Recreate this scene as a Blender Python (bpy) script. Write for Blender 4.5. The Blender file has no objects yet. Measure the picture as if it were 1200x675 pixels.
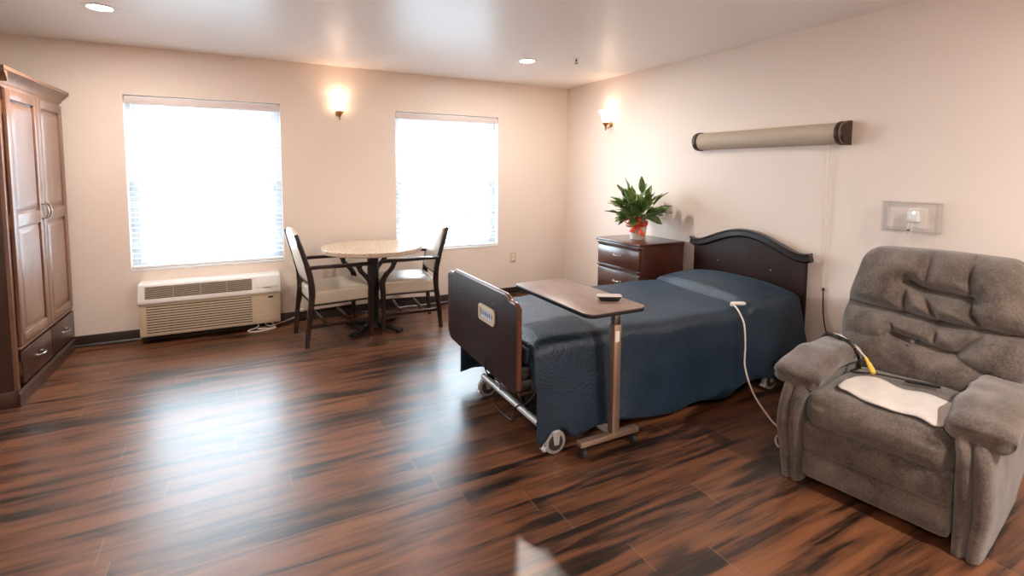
import bpy, bmesh, math, random
from mathutils import Vector, Matrix, noise
PI = math.pi
scene = bpy.context.scene
COL = scene.collection
RX, BY, LX, FY, CZ = 3.468, 5.161, -1.90, -1.70, 2.438     # right, back, left, front walls and ceiling

# ------------------------------------------------------------------ materials
def srgb(r, g, b):
    def f(c):
        c /= 255.0
        return c / 12.92 if c <= .04045 else ((c + .055) / 1.055) ** 2.4
    return (f(r), f(g), f(b), 1)

class NT:
    def __init__(self, name):
        self.m = bpy.data.materials.new(name); self.m.use_nodes = True
        self.t = self.m.node_tree; self.t.nodes.clear()
        self.out = self.n('ShaderNodeOutputMaterial')
        self.p = self.n('ShaderNodeBsdfPrincipled')
        self.l(self.p.outputs[0], self.out.inputs[0])
    def n(self, kind, **kw):
        x = self.t.nodes.new(kind)
        for k, v in kw.items(): setattr(x, k, v)
        return x
    def l(self, a, b): self.t.links.new(a, b)
    def set(self, **kw):
        for k, v in kw.items():
            self.p.inputs[k.replace('_', ' ')].default_value = v
    def coords(self, scale=(1, 1, 1), rot=(0, 0, 0), kind='Object'):
        c = self.n('ShaderNodeTexCoord'); m = self.n('ShaderNodeMapping')
        m.inputs['Scale'].default_value = scale; m.inputs['Rotation'].default_value = rot
        self.l(c.outputs[kind], m.inputs[0]); return m.outputs[0]
    def noise(self, vec, scale, detail=4, rough=.55, dist=0):
        x = self.n('ShaderNodeTexNoise'); x.inputs['Scale'].default_value = scale
        x.inputs['Detail'].default_value = detail; x.inputs['Roughness'].default_value = rough
        x.inputs['Distortion'].default_value = dist
        self.l(vec, x.inputs['Vector']); return x.outputs['Fac']
    def ramp(self, fac, stops):
        r = self.n('ShaderNodeValToRGB'); e = r.color_ramp.elements
        while len(e) < len(stops): e.new(.5)
        for i, (p, c) in enumerate(stops): e[i].position = p; e[i].color = c
        self.l(fac, r.inputs[0]); return r.outputs[0]
    def mix(self, fac, a, b, blend='MIX'):
        m = self.n('ShaderNodeMix', data_type='RGBA', blend_type=blend)
        for s, v in ((m.inputs[0], fac), (m.inputs[6], a), (m.inputs[7], b)):
            if hasattr(v, 'links'): self.l(v, s)
            else: s.default_value = v
        return m.outputs[2]
    def math(self, op, a, b=0.0, c=None):
        m = self.n('ShaderNodeMath', operation=op)
        for i, v in enumerate((a, b) if c is None else (a, b, c)):
            if hasattr(v, 'links'): self.l(v, m.inputs[i])
            else: m.inputs[i].default_value = v
        return m.outputs[0]
    def bump(self, h, strength=.3, dist=.01):
        b = self.n('ShaderNodeBump'); b.inputs['Strength'].default_value = strength
        b.inputs['Distance'].default_value = dist
        self.l(h, b.inputs['Height']); self.l(b.outputs[0], self.p.inputs['Normal'])

def plain(name, rgb, rough=.5, metal=0, spec=.5, var=.06, bump=0, scale=30, **kw):
    t = NT(name); c = srgb(*rgb)
    v = t.noise(t.coords(), scale)
    lo = tuple(x * (1 - var) for x in c[:3]) + (1,); hi = tuple(min(1, x * (1 + var)) for x in c[:3]) + (1,)
    t.l(t.ramp(v, [(.3, lo), (.7, hi)]), t.p.inputs['Base Color'])
    t.set(Roughness=rough, Metallic=metal, Specular_IOR_Level=spec)
    if bump: t.bump(v, bump, .003)
    for k, x in kw.items(): t.set(**{k: x})
    return t.m

def wood(name, dark, light, rough=.35, grain=(1, 1, 1), scale=6, coat=0.0, lo=.35, hi=.7):
    t = NT(name)
    v = t.coords(grain)
    n = t.noise(v, scale, 6, .6, 1.2); f = t.noise(v, scale * 6, 3)
    s = t.math('ADD', t.math('MULTIPLY', n, .75), t.math('MULTIPLY', f, .25))
    t.l(t.ramp(s, [(lo, srgb(*dark)), (hi, srgb(*light))]), t.p.inputs['Base Color'])
    t.set(Roughness=rough, Coat_Weight=coat, Coat_Roughness=.2)
    t.bump(s, .08, .002)
    return t.m

def emit(name, rgb, strength):
    t = NT(name); t.set(Emission_Strength=strength)
    t.p.inputs['Emission Color'].default_value = srgb(*rgb)
    t.p.inputs['Base Color'].default_value = srgb(*rgb); return t.m

M = {}
def wall_mat(name, rgb):
    t = NT(name); v = t.coords()
    n = t.noise(v, 90, 3); n2 = t.noise(v, 1.2, 2)
    c = srgb(*rgb); c2 = tuple(x * .96 for x in c[:3]) + (1,)
    t.l(t.mix(n2, c, c2), t.p.inputs['Base Color'])
    t.set(Roughness=.55, Specular_IOR_Level=.35); t.bump(n, .12, .002); return t.m
M['wall'] = wall_mat('wall_paint', (236, 222, 211))
t = NT('ceiling_paint'); v = t.coords(); n = t.noise(v, 60, 3)
t.p.inputs['Base Color'].default_value = srgb(244, 238, 234)
t.set(Roughness=.38, Specular_IOR_Level=.4); t.bump(n, .10, .002); M['ceiling'] = t.m
M['trim_dark'] = wood('baseboard_vinyl', (26, 15, 12), (46, 27, 21), .4, (1, 6, 6), 3)

# laminate floor: planks along X, 0.16 m wide
t = NT('laminate_floor')
tc = t.n('ShaderNodeTexCoord'); sep = t.n('ShaderNodeSeparateXYZ'); t.l(tc.outputs['Object'], sep.inputs[0])
PW, PL = .16, 1.22
row = t.math('FLOOR', t.math('DIVIDE', t.math('ADD', sep.outputs[1], .005), PW))
wn = t.n('ShaderNodeTexWhiteNoise', noise_dimensions='1D'); t.l(row, wn.inputs['W'])
xs = t.math('ADD', sep.outputs[0], t.math('MULTIPLY', wn.outputs['Value'], PL * 3))
cell = t.math('FLOOR', t.math('DIVIDE', xs, PL))
cmb = t.n('ShaderNodeCombineXYZ'); t.l(row, cmb.inputs[0]); t.l(cell, cmb.inputs[1])
wn2 = t.n('ShaderNodeTexWhiteNoise', noise_dimensions='2D'); t.l(cmb.outputs[0], wn2.inputs['Vector'])
off = t.math('MULTIPLY', wn2.outputs['Value'], 37.0)
cv = t.n('ShaderNodeCombineXYZ')
t.l(t.math('MULTIPLY', sep.outputs[0], .75), cv.inputs[0])
t.l(t.math('MULTIPLY', sep.outputs[1], 7.0), cv.inputs[1]); t.l(off, cv.inputs[2])
big = t.noise(cv.outputs[0], 1.9, 4, .6, .5)
cv2 = t.n('ShaderNodeCombineXYZ')
t.l(t.math('MULTIPLY', sep.outputs[0], 2.0), cv2.inputs[0])
t.l(t.math('MULTIPLY', sep.outputs[1], 40.0), cv2.inputs[1]); t.l(off, cv2.inputs[2])
fine = t.noise(cv2.outputs[0], 2.2, 5, .65, .3)
# smoky dark bands that wander across neighbouring boards
cv3 = t.n('ShaderNodeCombineXYZ')
t.l(t.math('MULTIPLY', sep.outputs[0], .62), cv3.inputs[0]); t.l(t.math('MULTIPLY', sep.outputs[1], 6.2), cv3.inputs[1])
smoke = t.noise(cv3.outputs[0], 2.0, 3, .5, .9)
s = t.math('ADD', t.math('MULTIPLY', big, .34), t.math('ADD', t.math('MULTIPLY', smoke, .46), t.math('MULTIPLY', fine, .20)))
s = t.math('ADD', s, t.math('MULTIPLY', t.math('SUBTRACT', wn2.outputs['Value'], .5), .05))
colr = t.ramp(s, [(.40, srgb(26, 17, 13)), (.445, srgb(52, 34, 25)), (.485, srgb(90, 57, 39)), (.58, srgb(126, 80, 52))])
fy = t.math('FRACT', t.math('DIVIDE', t.math('ADD', sep.outputs[1], .005), PW)); fx = t.math('FRACT', t.math('DIVIDE', xs, PL))
ex = t.math('LESS_THAN', fx, .0026); ey = t.math('LESS_THAN', fy, .009)
colr = t.mix(t.math('MULTIPLY', ey, .35), colr, srgb(20, 10, 8))
colr = t.mix(t.math('MULTIPLY', ex, .55), colr, srgb(150, 125, 110))
t.l(colr, t.p.inputs['Base Color'])
rr = t.math('ADD', .26, t.math('MULTIPLY', fine, .14)); t.l(rr, t.p.inputs['Roughness'])
t.set(Specular_IOR_Level=.85)
hh = t.math('ADD', t.math('MULTIPLY', fine, .5), t.math('MULTIPLY', t.math('MAXIMUM', ex, ey), -1.0))
t.bump(hh, .09, .002)
M['floor'] = t.m

M['cherry'] = wood('dark_cherry_wood', (58, 28, 19), (92, 48, 33), .3, (1, 1, .25), 7, .6)
M['ward'] = wood('wardrobe_wood', (118, 84, 66), (148, 110, 88), .4, (1, 1, .2), 8, .15)
M['ward_dark'] = wood('wardrobe_dark_wood', (52, 29, 21), (76, 44, 32), .36, (1, 1, .2), 8, .3)
M['board'] = wood('bed_board_laminate', (36, 21, 19), (48, 28, 25), .5, (3, 1, 1), 12)
M['board'].node_tree.nodes['Principled BSDF'].inputs['Specular IOR Level'].default_value = .22
M['board_edge'] = wood('board_edge_wood', (84, 46, 34), (110, 62, 44), .3, (3, 1, 1), 12, .3)
M['espresso'] = wood('espresso_moulding', (22, 12, 11), (36, 21, 18), .28, (1, .3, 1), 10, .3)
M['chair_wood'] = wood('mahogany_chair_frame', (28, 13, 11), (46, 22, 17), .3, (1, 1, .4), 12, .25)
M['obt_top'] = wood('tray_laminate', (136, 114, 106), (160, 136, 126), .34, (4, .5, 1), 7)
M['black'] = plain('black_plastic', (18, 18, 20), .35)
M['black_matt'] = plain('black_painted_steel', (20, 24, 25), .45, var=.1)
M['rubber'] = plain('grey_rubber', (46, 44, 44), .7)
M['tyre_grey'] = plain('light_grey_tyre', (150, 144, 140), .5)
M['frame'] = plain('window_frame_vinyl', (222, 225, 230), .5, var=.01)
M['white'] = plain('white_paint', (240, 240, 240), .4, var=.01)
M['white_plastic'] = plain('white_plastic', (232, 228, 222), .35, var=.02)
M['cream_plastic'] = plain('cream_plastic', (214, 197, 172), .45, var=.02)
M['cream_grey'] = plain('air_grille_grey', (176, 166, 150), .5, var=.02)
M['dark_slot'] = plain('dark_slot', (70, 58, 46), .7)
M['steel'] = plain('brushed_steel', (170, 160, 152), .28, 1, var=.05)
M['steel_warm'] = plain('bronzed_steel', (176, 150, 132), .34, .75, var=.06)
M['silver_paint'] = plain('silver_grey_paint', (178, 178, 180), .35, .3)
M['pewter'] = plain('pewter_metal', (176, 166, 158), .3, .9)
M['brass'] = plain('antique_brass', (170, 130, 84), .35, .8)
M['bronze'] = plain('dark_bronze', (66, 50, 40), .4, .3)
M['diffuser'] = plain('fabric_light_diffuser', (188, 172, 152), .7, var=.02)
M['slat'] = plain('blind_slat', (214, 218, 222), .45, var=.01)
_t = M['slat'].node_tree; _a = _t.nodes.new('ShaderNodeBsdfTranslucent'); _a.inputs[0].default_value = (.9, .93, .95, 1)
_m = _t.nodes.new('ShaderNodeMixShader'); _m.inputs[0].default_value = .10
_t.links.new(_t.nodes['Principled BSDF'].outputs[0], _m.inputs[1]); _t.links.new(_a.outputs[0], _m.inputs[2])
_t.links.new(_m.outputs[0], [n for n in _t.nodes if n.type == 'OUTPUT_MATERIAL'][0].inputs[0])
M['valance'] = plain('blind_valance', (224, 212, 210), .5, var=.01)
M['blue_pale'] = plain('pale_blue_keypad', (196, 206, 226), .4, var=.01)
M['ink'] = plain('dark_blue_ink', (50, 62, 96), .5)
M['yellow'] = plain('yellow_plastic', (232, 190, 84), .4)
M['cord_white'] = plain('white_cord', (226, 214, 202), .5)
M['pot'] = plain('cream_pot_wrap', (226, 214, 202), .6, var=.06, bump=.5, scale=60)
M['soil'] = plain('soil', (44, 32, 24), .9, bump=.6)
M['led'] = emit('blue_led', (120, 190, 255), 6)
M['lamp'] = emit('downlight_lens', (255, 240, 222), 30)

# upholstery
def fabric(name, a, b, rough=.9, sheen=.3, scale=70, bump=.5, blot=9, weave=900):
    t = NT(name); v = t.coords()
    n = t.noise(v, scale, 4, .7); m = t.noise(v, blot, 3, .6, .4); w = t.noise(v, weave * .35, 2, .8)
    s = t.math('ADD', t.math('MULTIPLY', n, .5), t.math('MULTIPLY', m, .5))
    t.l(t.ramp(s, [(.36, srgb(*a)), (.64, srgb(*b))]), t.p.inputs['Base Color'])
    t.set(Roughness=rough, Sheen_Weight=sheen, Sheen_Roughness=.5, Specular_IOR_Level=.25)
    h = t.math('ADD', t.math('MULTIPLY', n, .6), t.math('MULTIPLY', w, .6)); t.bump(h, bump, .004)
    return t.m
M['chenille'] = fabric('grey_chenille', (64, 55, 50), (118, 105, 96), .92, .35, 110, .8)
M['pad'] = fabric('white_terry', (200, 191, 185), (216, 208, 202), .95, .2, 200, .5, 12)
M['vinyl'] = plain('beige_vinyl', (208, 196, 178), .38, var=.04, bump=.1, scale=90)
M['mattress'] = fabric('mattress_cover', (26, 30, 40), (36, 40, 50), .7, .1)
M['ribbon'] = plain('orange_ribbon', (242, 104, 66), .4, var=.12, scale=24)
# navy matelasse bedspread with swirling quilting
t = NT('navy_quilted_spread'); v = t.coords()
dn = t.n('ShaderNodeTexNoise'); dn.inputs['Scale'].default_value = 7; t.l(v, dn.inputs['Vector'])
vm = t.n('ShaderNodeVectorMath', operation='MULTIPLY_ADD'); t.l(dn.outputs['Color'], vm.inputs[0])
vm.inputs[1].default_value = (.16, .16, .16); t.l(v, vm.inputs[2])
wv = t.n('ShaderNodeTexWave', wave_type='RINGS', rings_direction='SPHERICAL')
vo = t.n('ShaderNodeTexVoronoi', feature='F1'); vo.inputs['Scale'].default_value = 9; t.l(vm.outputs[0], vo.inputs['Vector'])
rings = t.math('SINE', t.math('MULTIPLY', vo.outputs['Distance'], 34))
nn = t.noise(v, 160, 3, .7)
mm = t.noise(v, 5, 3)
t.l(t.ramp(mm, [(.3, srgb(13, 33, 50)), (.7, srgb(19, 44, 66))]), t.p.inputs['Base Color'])
t.set(Roughness=.5, Sheen_Weight=.15, Sheen_Roughness=.4, Specular_IOR_Level=.6)
t.p.inputs['Sheen Tint'].default_value = srgb(150, 190, 220)
t.bump(t.math('ADD', t.math('MULTIPLY', rings, .19), t.math('MULTIPLY', nn, .5)), .5, .006)
M['spread'] = t.m
# speckled stone laminate
t = NT('speckled_table_laminate'); v = t.coords()
n = t.noise(v, 75, 4, .8)
t.l(t.ramp(n, [(.36, srgb(150, 126, 104)), (.46, srgb(196, 174, 152)), (.6, srgb(222, 204, 186))]), t.p.inputs['Base Color'])
t.set(Roughness=.25); M['speckle'] = t.m
# leaves
t = NT('leaf_green'); v = t.coords(); n = t.noise(v, 14, 3)
t.l(t.ramp(n, [(.3, srgb(62, 90, 42)), (.7, srgb(126, 150, 80))]), t.p.inputs['Base Color'])
t.set(Roughness=.38); M['leaf'] = t.m
# thin clear things: window glass, acrylic
def clear(name, tint, rough=.02, alpha=.06):
    t = NT(name); t.t.nodes.remove(t.p)
    tr = t.n('ShaderNodeBsdfTransparent'); tr.inputs[0].default_value = tint
    gl = t.n('ShaderNodeBsdfGlossy'); gl.inputs['Roughness'].default_value = rough
    fr = t.n('ShaderNodeLayerWeight'); fr.inputs[0].default_value = .5
    ms = t.n('ShaderNodeMixShader')
    t.l(t.math('ADD', t.math('MULTIPLY', t.math('POWER', fr.outputs[1], 4.0), .6), .03 + alpha), ms.inputs[0]); t.l(tr.outputs[0], ms.inputs[1]); t.l(gl.outputs[0], ms.inputs[2])
    t.l(ms.outputs[0], t.out.inputs[0]); return t.m
M['glass'] = clear('window_glass', (.96, .98, .98, 1), .01, 0)
M['acrylic'] = clear('clear_acrylic', (.965, .965, .97, 1), .05, .02)
# frosted glass shade, lit from inside
t = NT('frosted_shade'); t.set(Roughness=.4, Transmission_Weight=.0, Emission_Strength=1.7)
t.p.inputs['Base Color'].default_value = srgb(255, 240, 225)
t.p.inputs['Emission Color'].default_value = srgb(255, 226, 200)
M['shade'] = t.m
M['siding'] = plain('neighbour_siding', (214, 220, 228), .7)
M['shutter'] = plain('neighbour_shutter', (120, 132, 150), .6)
M['yard'] = plain('yard_concrete', (205, 208, 210), .8)

# ------------------------------------------------------------------ mesh helpers
class B:
    def __init__(self): self.bm = bmesh.new()
    def take(self, tmp, mat=None):
        if mat is not None: bmesh.ops.transform(tmp, matrix=mat, verts=tmp.verts)
        me = bpy.data.meshes.new('t'); tmp.to_mesh(me); tmp.free()
        self.bm.from_mesh(me); bpy.data.meshes.remove(me); return self
    def box(self, c, s, bev=0, seg=2, rot=None):
        t = bmesh.new(); bmesh.ops.create_cube(t, size=1)
        for v in t.verts: v.co = Vector((v.co.x * s[0], v.co.y * s[1], v.co.z * s[2]))
        if bev: bmesh.ops.bevel(t, geom=t.edges[:], offset=min(bev, min(s) * .49), segments=seg, profile=.5, affect='EDGES')
        m = Matrix.Translation(Vector(c))
        if rot: m = m @ rot
        return self.take(t, m)
    def box2(self, a, b, bev=0, seg=2):
        return self.box([(a[i] + b[i]) / 2 for i in range(3)], [abs(b[i] - a[i]) for i in range(3)], bev, seg)
    def cyl(self, p0, p1, r, r2=None, n=20, bev=0):
        p0, p1 = Vector(p0), Vector(p1); d = p1 - p0
        t = bmesh.new(); bmesh.ops.create_cone(t, cap_ends=True, segments=n, radius1=r, radius2=r if r2 is None else r2, depth=d.length)
        if bev: bmesh.ops.bevel(t, geom=[e for e in t.edges if len(e.link_faces) == 2 and any(len(f.verts) > 4 for f in e.link_faces)], offset=bev, segments=2, affect='EDGES', profile=.5)
        m = Matrix.Translation((p0 + p1) / 2) @ d.to_track_quat('Z', 'Y').to_matrix().to_4x4()
        return self.take(t, m)
    def tube(self, pts, r, n=8, smooth=0, closed=False):
        pts = [Vector(p) for p in pts]
        if smooth: pts = catmull(pts, smooth, closed)
        rs = r if isinstance(r, (list, tuple)) else None
        t = bmesh.new(); rings = []
        N = len(pts); prev = None
        for i, p in enumerate(pts):
            a = pts[i - 1] if (i > 0 or closed) else p; b = pts[(i + 1) % N] if (i < N - 1 or closed) else p
            d = (b - a).normalized()
            if prev is None:
                x = d.orthogonal().normalized()
            else:
                x = (prev - d * prev.dot(d)).normalized()
            prev = x; y = d.cross(x)
            rad = (rs[min(len(rs) - 1, round(i * (len(rs) - 1) / max(1, N - 1)))] if rs else r)
            rings.append([t.verts.new(p + (x * math.cos(2 * PI * k / n) + y * math.sin(2 * PI * k / n)) * rad) for k in range(n)])
        for i in range(N if closed else N - 1):
            A, C = rings[i], rings[(i + 1) % N]
            for k in range(n): t.faces.new((A[k], A[(k + 1) % n], C[(k + 1) % n], C[k]))
        if not closed: t.faces.new(rings[0][::-1]); t.faces.new(rings[-1])
        return self.take(t)
    def sweep(self, pts, w, h, smooth=0, side=(0, 1, 0), bev=0):
        """rectangular bar of width w (along side) and height h following pts"""
        pts = [Vector(p) for p in pts]
        if smooth: pts = catmull(pts, smooth)
        S = Vector(side).normalized(); t = bmesh.new(); rings = []
        N = len(pts)
        for i, p in enumerate(pts):
            d = (pts[min(i + 1, N - 1)] - pts[max(i - 1, 0)]).normalized(); up = S.cross(d).normalized()
            hh = h[min(len(h) - 1, round(i * (len(h) - 1) / max(1, N - 1)))] if isinstance(h, (list, tuple)) else h
            c = .25 * min(w, hh)
            prof = [(-w / 2 + c, -hh / 2), (w / 2 - c, -hh / 2), (w / 2, -hh / 2 + c), (w / 2, hh / 2 - c), (w / 2 - c, hh / 2), (-w / 2 + c, hh / 2), (-w / 2, hh / 2 - c), (-w / 2, -hh / 2 + c)]
            rings.append([t.verts.new(p + S * a + up * b) for a, b in prof])
        for i in range(N - 1):
            for k in range(8): t.faces.new((rings[i][k], rings[i][(k + 1) % 8], rings[i + 1][(k + 1) % 8], rings[i + 1][k]))
        t.faces.new(rings[0][::-1]); t.faces.new(rings[-1])
        bmesh.ops.recalc_face_normals(t, faces=t.faces[:])
        return self.take(t)
    def lathe(self, prof, c=(0, 0, 0), n=32, m=None):
        t = bmesh.new(); rings = []
        for r, z in prof: rings.append([t.verts.new((max(r, 1e-5) * math.cos(2 * PI * k / n), max(r, 1e-5) * math.sin(2 * PI * k / n), z)) for k in range(n)])
        for i in range(len(rings) - 1):
            for k in range(n): t.faces.new((rings[i][k], rings[i][(k + 1) % n], rings[i + 1][(k + 1) % n], rings[i + 1][k]))
        bmesh.ops.remove_doubles(t, verts=t.verts[:], dist=1e-4)
        bmesh.ops.recalc_face_normals(t, faces=t.faces[:])
        mm = Matrix.Translation(Vector(c)); mm = mm @ m if m else mm
        return self.take(t, mm)
    def prism(self, outline, fn, a, b, bev=0, seg=2):
        """outline: 2-D points; fn(p, q, d) -> 3-D; extruded from depth a to b"""
        t = bmesh.new()
        A = [t.verts.new(fn(p, q, a)) for p, q in outline]; C = [t.verts.new(fn(p, q, b)) for p, q in outline]
        n = len(outline)
        fa = t.faces.new(A); fc = t.faces.new(C[::-1])
        for k in range(n): t.faces.new((A[(k + 1) % n], A[k], C[k], C[(k + 1) % n]))
        bmesh.ops.recalc_face_normals(t, faces=t.faces[:])
        if bev:
            es = [e for e in t.edges if (fa in e.link_faces or fc in e.link_faces)]
            bmesh.ops.bevel(t, geom=es, offset=bev, segments=seg, profile=.5, affect='EDGES')
        return self.take(t)
    def rbox(self, c, s, r, n=24, disp=None, rot=None):
        """pillow-like rounded box; disp(p, nrm, half) moves its vertices"""
        t = bmesh.new(); bmesh.ops.create_cube(t, size=2)
        bmesh.ops.subdivide_edges(t, edges=t.edges[:], cuts=n, use_grid_fill=True)
        h = Vector(s) / 2; inner = Vector([max(h[i] - r, 1e-4) for i in range(3)])
        for v in t.verts:
            q = Vector([v.co[i] * h[i] for i in range(3)])
            k = Vector([max(-inner[i], min(inner[i], q[i])) for i in range(3)])
            e = q - k
            nr = Vector([e[i] / r for i in range(3)])
            if nr.length > 1e-6:
                L = nr.length; mx = max(abs(x) for x in nr); nr2 = nr / L
                p = k + nr2 * r * mx
                nrm = nr2
            else: p = q; nrm = Vector((0, 0, 1))
            v.co = p + (disp(p, nrm, h) if disp else Vector())
        bmesh.ops.recalc_face_normals(t, faces=t.faces[:])
        m = Matrix.Translation(Vector(c))
        if rot: m = m @ rot
        return self.take(t, m)
    def build(self, name, mat, parent=None, smooth=30, world=False, label=None):
        me = bpy.data.meshes.new(name)
        if world and parent is not None:
            bmesh.ops.transform(self.bm, matrix=world_of(parent).inverted(), verts=self.bm.verts)
        self.bm.to_mesh(me); self.bm.free()
        mats = mat if isinstance(mat, (list, tuple)) else [mat]
        for x in mats: me.materials.append(x)
        for p in me.polygons: p.use_smooth = True
        o = bpy.data.objects.new(name, me); COL.objects.link(o)
        if smooth is not None and smooth < 180:
            me.set_sharp_from_angle(angle=math.radians(smooth))
        if parent is not None: o.parent = parent
        if label: o['label'] = label
        return o

def world_of(o):
    m = o.matrix_basis.copy()
    while o.parent: o = o.parent; m = o.matrix_basis @ m
    return m
def catmull(pts, k, closed=False):
    out = []; N = len(pts)
    for i in range(N if closed else N - 1):
        g = (lambda j: pts[j % N]) if closed else (lambda j: pts[max(0, min(N - 1, j))])
        a, b, c, d = g(i - 1), g(i), g(i + 1), g(i + 2)
        for s in range(k):
            u = s / k
            out.append(.5 * ((2 * b) + (c - a) * u + (2 * a - 5 * b + 4 * c - d) * u * u + (3 * b - a - 3 * c + d) * u ** 3))
    if not closed: out.append(pts[-1])
    return out
def thing(name, label, cat, loc=(0, 0, 0), rotz=0, group=None):
    o = bpy.data.objects.new(name, None); COL.objects.link(o); o.empty_display_size = .1
    o.location = loc; o.rotation_euler = (0, 0, rotz); o['label'] = label; o['category'] = cat
    if group: o['group'] = group
    return o
def tag(o, label, cat, group=None):
    o['label'] = label; o['category'] = cat
    if group: o['group'] = group
    return o
def struct(o): o['kind'] = 'structure'; return o
def copy_tree(o, parent=None):
    c = o.copy(); COL.objects.link(c)
    if parent is not None: c.parent = parent
    for ch in [x for x in COL.objects if x.parent is o]: copy_tree(ch, c)
    return c
def rrect(w, h, r, n=5):
    out = []
    for cx, cy, a0 in ((w / 2 - r, h / 2 - r, 0), (-w / 2 + r, h / 2 - r, PI / 2), (-w / 2 + r, -h / 2 + r, PI), (w / 2 - r, -h / 2 + r, 1.5 * PI)):
        for k in range(n + 1):
            a = a0 + PI / 2 * k / n; out.append((cx + r * math.cos(a), cy + r * math.sin(a)))
    return out
def sstep(a, b, x):
    t = max(0, min(1, (x - a) / (b - a))); return t * t * (3 - 2 * t)

# ------------------------------------------------------------------ room shell
WT = .16   # back wall thickness
W1 = (-.866, .298, .588, 2.048); W2 = (1.368, 2.538, .588, 2.048)
struct(B().box2((LX - .15, FY - .15, -.1), (RX + .15, BY + WT, 0)).build('floor', M['floor']))
struct(B().box2((LX - .15, FY - .15, CZ), (RX + .15, BY + WT, CZ + .1)).build('ceiling', M['ceiling']))
struct(B().box2((RX, FY, 0), (RX + .12, BY + WT, CZ)).build('wall_right', M['wall']))
struct(B().box2((LX - .12, FY, 0), (LX, BY + WT, CZ)).build('wall_left', M['wall']))
struct(B().box2((LX, FY - .12, 0), (RX, FY, CZ)).build('wall_front', M['wall']))
b = B()
xs_ = [LX, W1[0], W1[1], W2[0], W2[1], RX]
for i in range(5):
    x0, x1 = xs_[i], xs_[i + 1]
    if i in (1, 3):
        b.box2((x0, BY, 0), (x1, BY + WT, W1[2])); b.box2((x0, BY, W1[3]), (x1, BY + WT, CZ))
    else: b.box2((x0, BY, 0), (x1, BY + WT, CZ))
bmesh.ops.remove_doubles(b.bm, verts=b.bm.verts[:], dist=1e-5)
struct(b.build('wall_back', M['wall']))

def baseboard(name, p0, p1, n):
    # n: inward normal; vinyl base with a small shoe moulding
    p0, p1, n = Vector(p0), Vector(p1), Vector(n)
    prof = [(0, 0), (.022, 0), (.022, .010), (.012, .022), (.010, .082), (.006, .092), (0, .092)]
    d = p1 - p0
    o = B().prism(prof, lambda q, z, s: p0 + d * s + n * q + Vector((0, 0, z)), 0, 1).build(name, M['trim_dark'])
    struct(o)
baseboard('baseboard_back', (LX, BY, 0), (RX, BY, 0), (0, -1, 0))
baseboard('baseboard_right', (RX, BY, 0), (RX, FY, 0), (-1, 0, 0))
baseboard('baseboard_left', (LX, FY, 0), (LX, BY, 0), (1, 0, 0))

def window(name, W):
    x0, x1, z0, z1 = W; y = BY + .105
    o = B()
    fw = .035
    o.box2((x0, y - .02, z0), (x0 + fw, y + .05, z1)).box2((x1 - fw, y - .02, z0), (x1, y + .05, z1))
    o.box2((x0 + fw, y - .02, z1 - fw), (x1 - fw, y + .05, z1)).box2((x0 + fw, y - .02, z0), (x1 - fw, y + .05, z0 + fw))
    win = struct(o.build(name, M['frame']))
    zm = (z0 + z1) / 2
    for k, (a, c, yy) in enumerate(((zm - .018, z1 - fw, y + .03), (z0 + fw, zm + .018, y + .005))):
        s = B(); w = .038; X0, X1 = x0 + fw, x1 - fw
        s.box2((X0, yy - .014, a), (X0 + w, yy + .014, c), .003).box2((X1 - w, yy - .014, a), (X1, yy + .014, c), .003)
        s.box2((X0 + w, yy - .014, a), (X1 - w, yy + .014, a + w), .003).box2((X0 + w, yy - .014, c - w), (X1 - w, yy + .014, c), .003)
        for i in (1, 2, 3):
            xx = X0 + w + (X1 - X0 - 2 * w) * i / 4
            s.box2((xx - .012, yy - .009, a + w), (xx + .012, yy + .009, c - w))
        zz = (a + c) / 2
        s.box2((X0 + w, yy - .0075, zz - .012), (X1 - w, yy + .0075, zz + .012))
        sash = s.build('sash', M['frame'], win)
        B().box2((X0 + w, yy - .002, a + w), (X1 - w, yy + .002, c - w)).build('pane', M['glass'], sash)
    # drywall return sill capped in white
    st = struct(B().box2((x0 + .001, BY - .004, z0), (x1 - .001, BY + .085, z0 + .014), .003).build('window_sill', M['white'], win))
    del st['kind']
window('window_1', W1); window('window_2', W2)

def blind(W, label, bottom):
    x0, x1, z0, z1 = W; x0 += .006; x1 -= .006; y = BY + .038
    t = thing('venetian_blind', label, 'blind', ((x0 + x1) / 2, y, z1), 0, 'white venetian blinds in the two windows')
    B().box2((x0 + .01, y - .012, z1 - .055), (x1 - .01, y + .03, z1 - .012)).build('headrail', M['white'], t, world=True)
    B().box2((x0, y - .030, z1 - .072), (x1, y - .020, z1 - .010), .003).build('valance', M['valance'], t, world=True)
    s = B(); z = z1 - .10; tilt = math.radians(8)
    while z > bottom + .05:
        s.box(((x0 + x1) / 2, y, z), (x1 - x0, .048, .0028), rot=Matrix.Rotation(tilt, 4, 'X')); z -= .0435
    s.build('slats', M['slat'], t, world=True)
    B().box2((x0, y - .025, bottom + .006), (x1, y + .025, bottom + .026), .004).build('bottom_rail', M['white'], t, world=True)
    l = B()
    for fx in (.10, .5, .90):
        xx = x0 + (x1 - x0) * fx
        for yy in (-.0265, .0265): l.box2((xx - .0012, y + yy - .0006, bottom + .01), (xx + .0012, y + yy + .0006, z1 - .05))
    l.build('ladder_cords', M['white'], t, world=True)
    B().cyl((x0 + .05, y - .036, z1 - .075), (x0 + .05, y - .036, z1 - .75), .004, n=8).build('tilt_wand', M['white'], t, world=True)
    for xx, zz in ((x1 - .045, z1 - .70),):
        B().tube([(xx, y - .034, z1 - .075), (xx, y - .034, zz)], .0012, 6).lathe([(0, 0), (.006, .004), (.004, .03), (0, .034)], (xx, y - .034, zz - .03), 10).build('lift_cord', M['white'], t, world=True)
blind(W1, 'lowered white slatted blind in the window above the wall air conditioner', W1[2] + .014)
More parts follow.
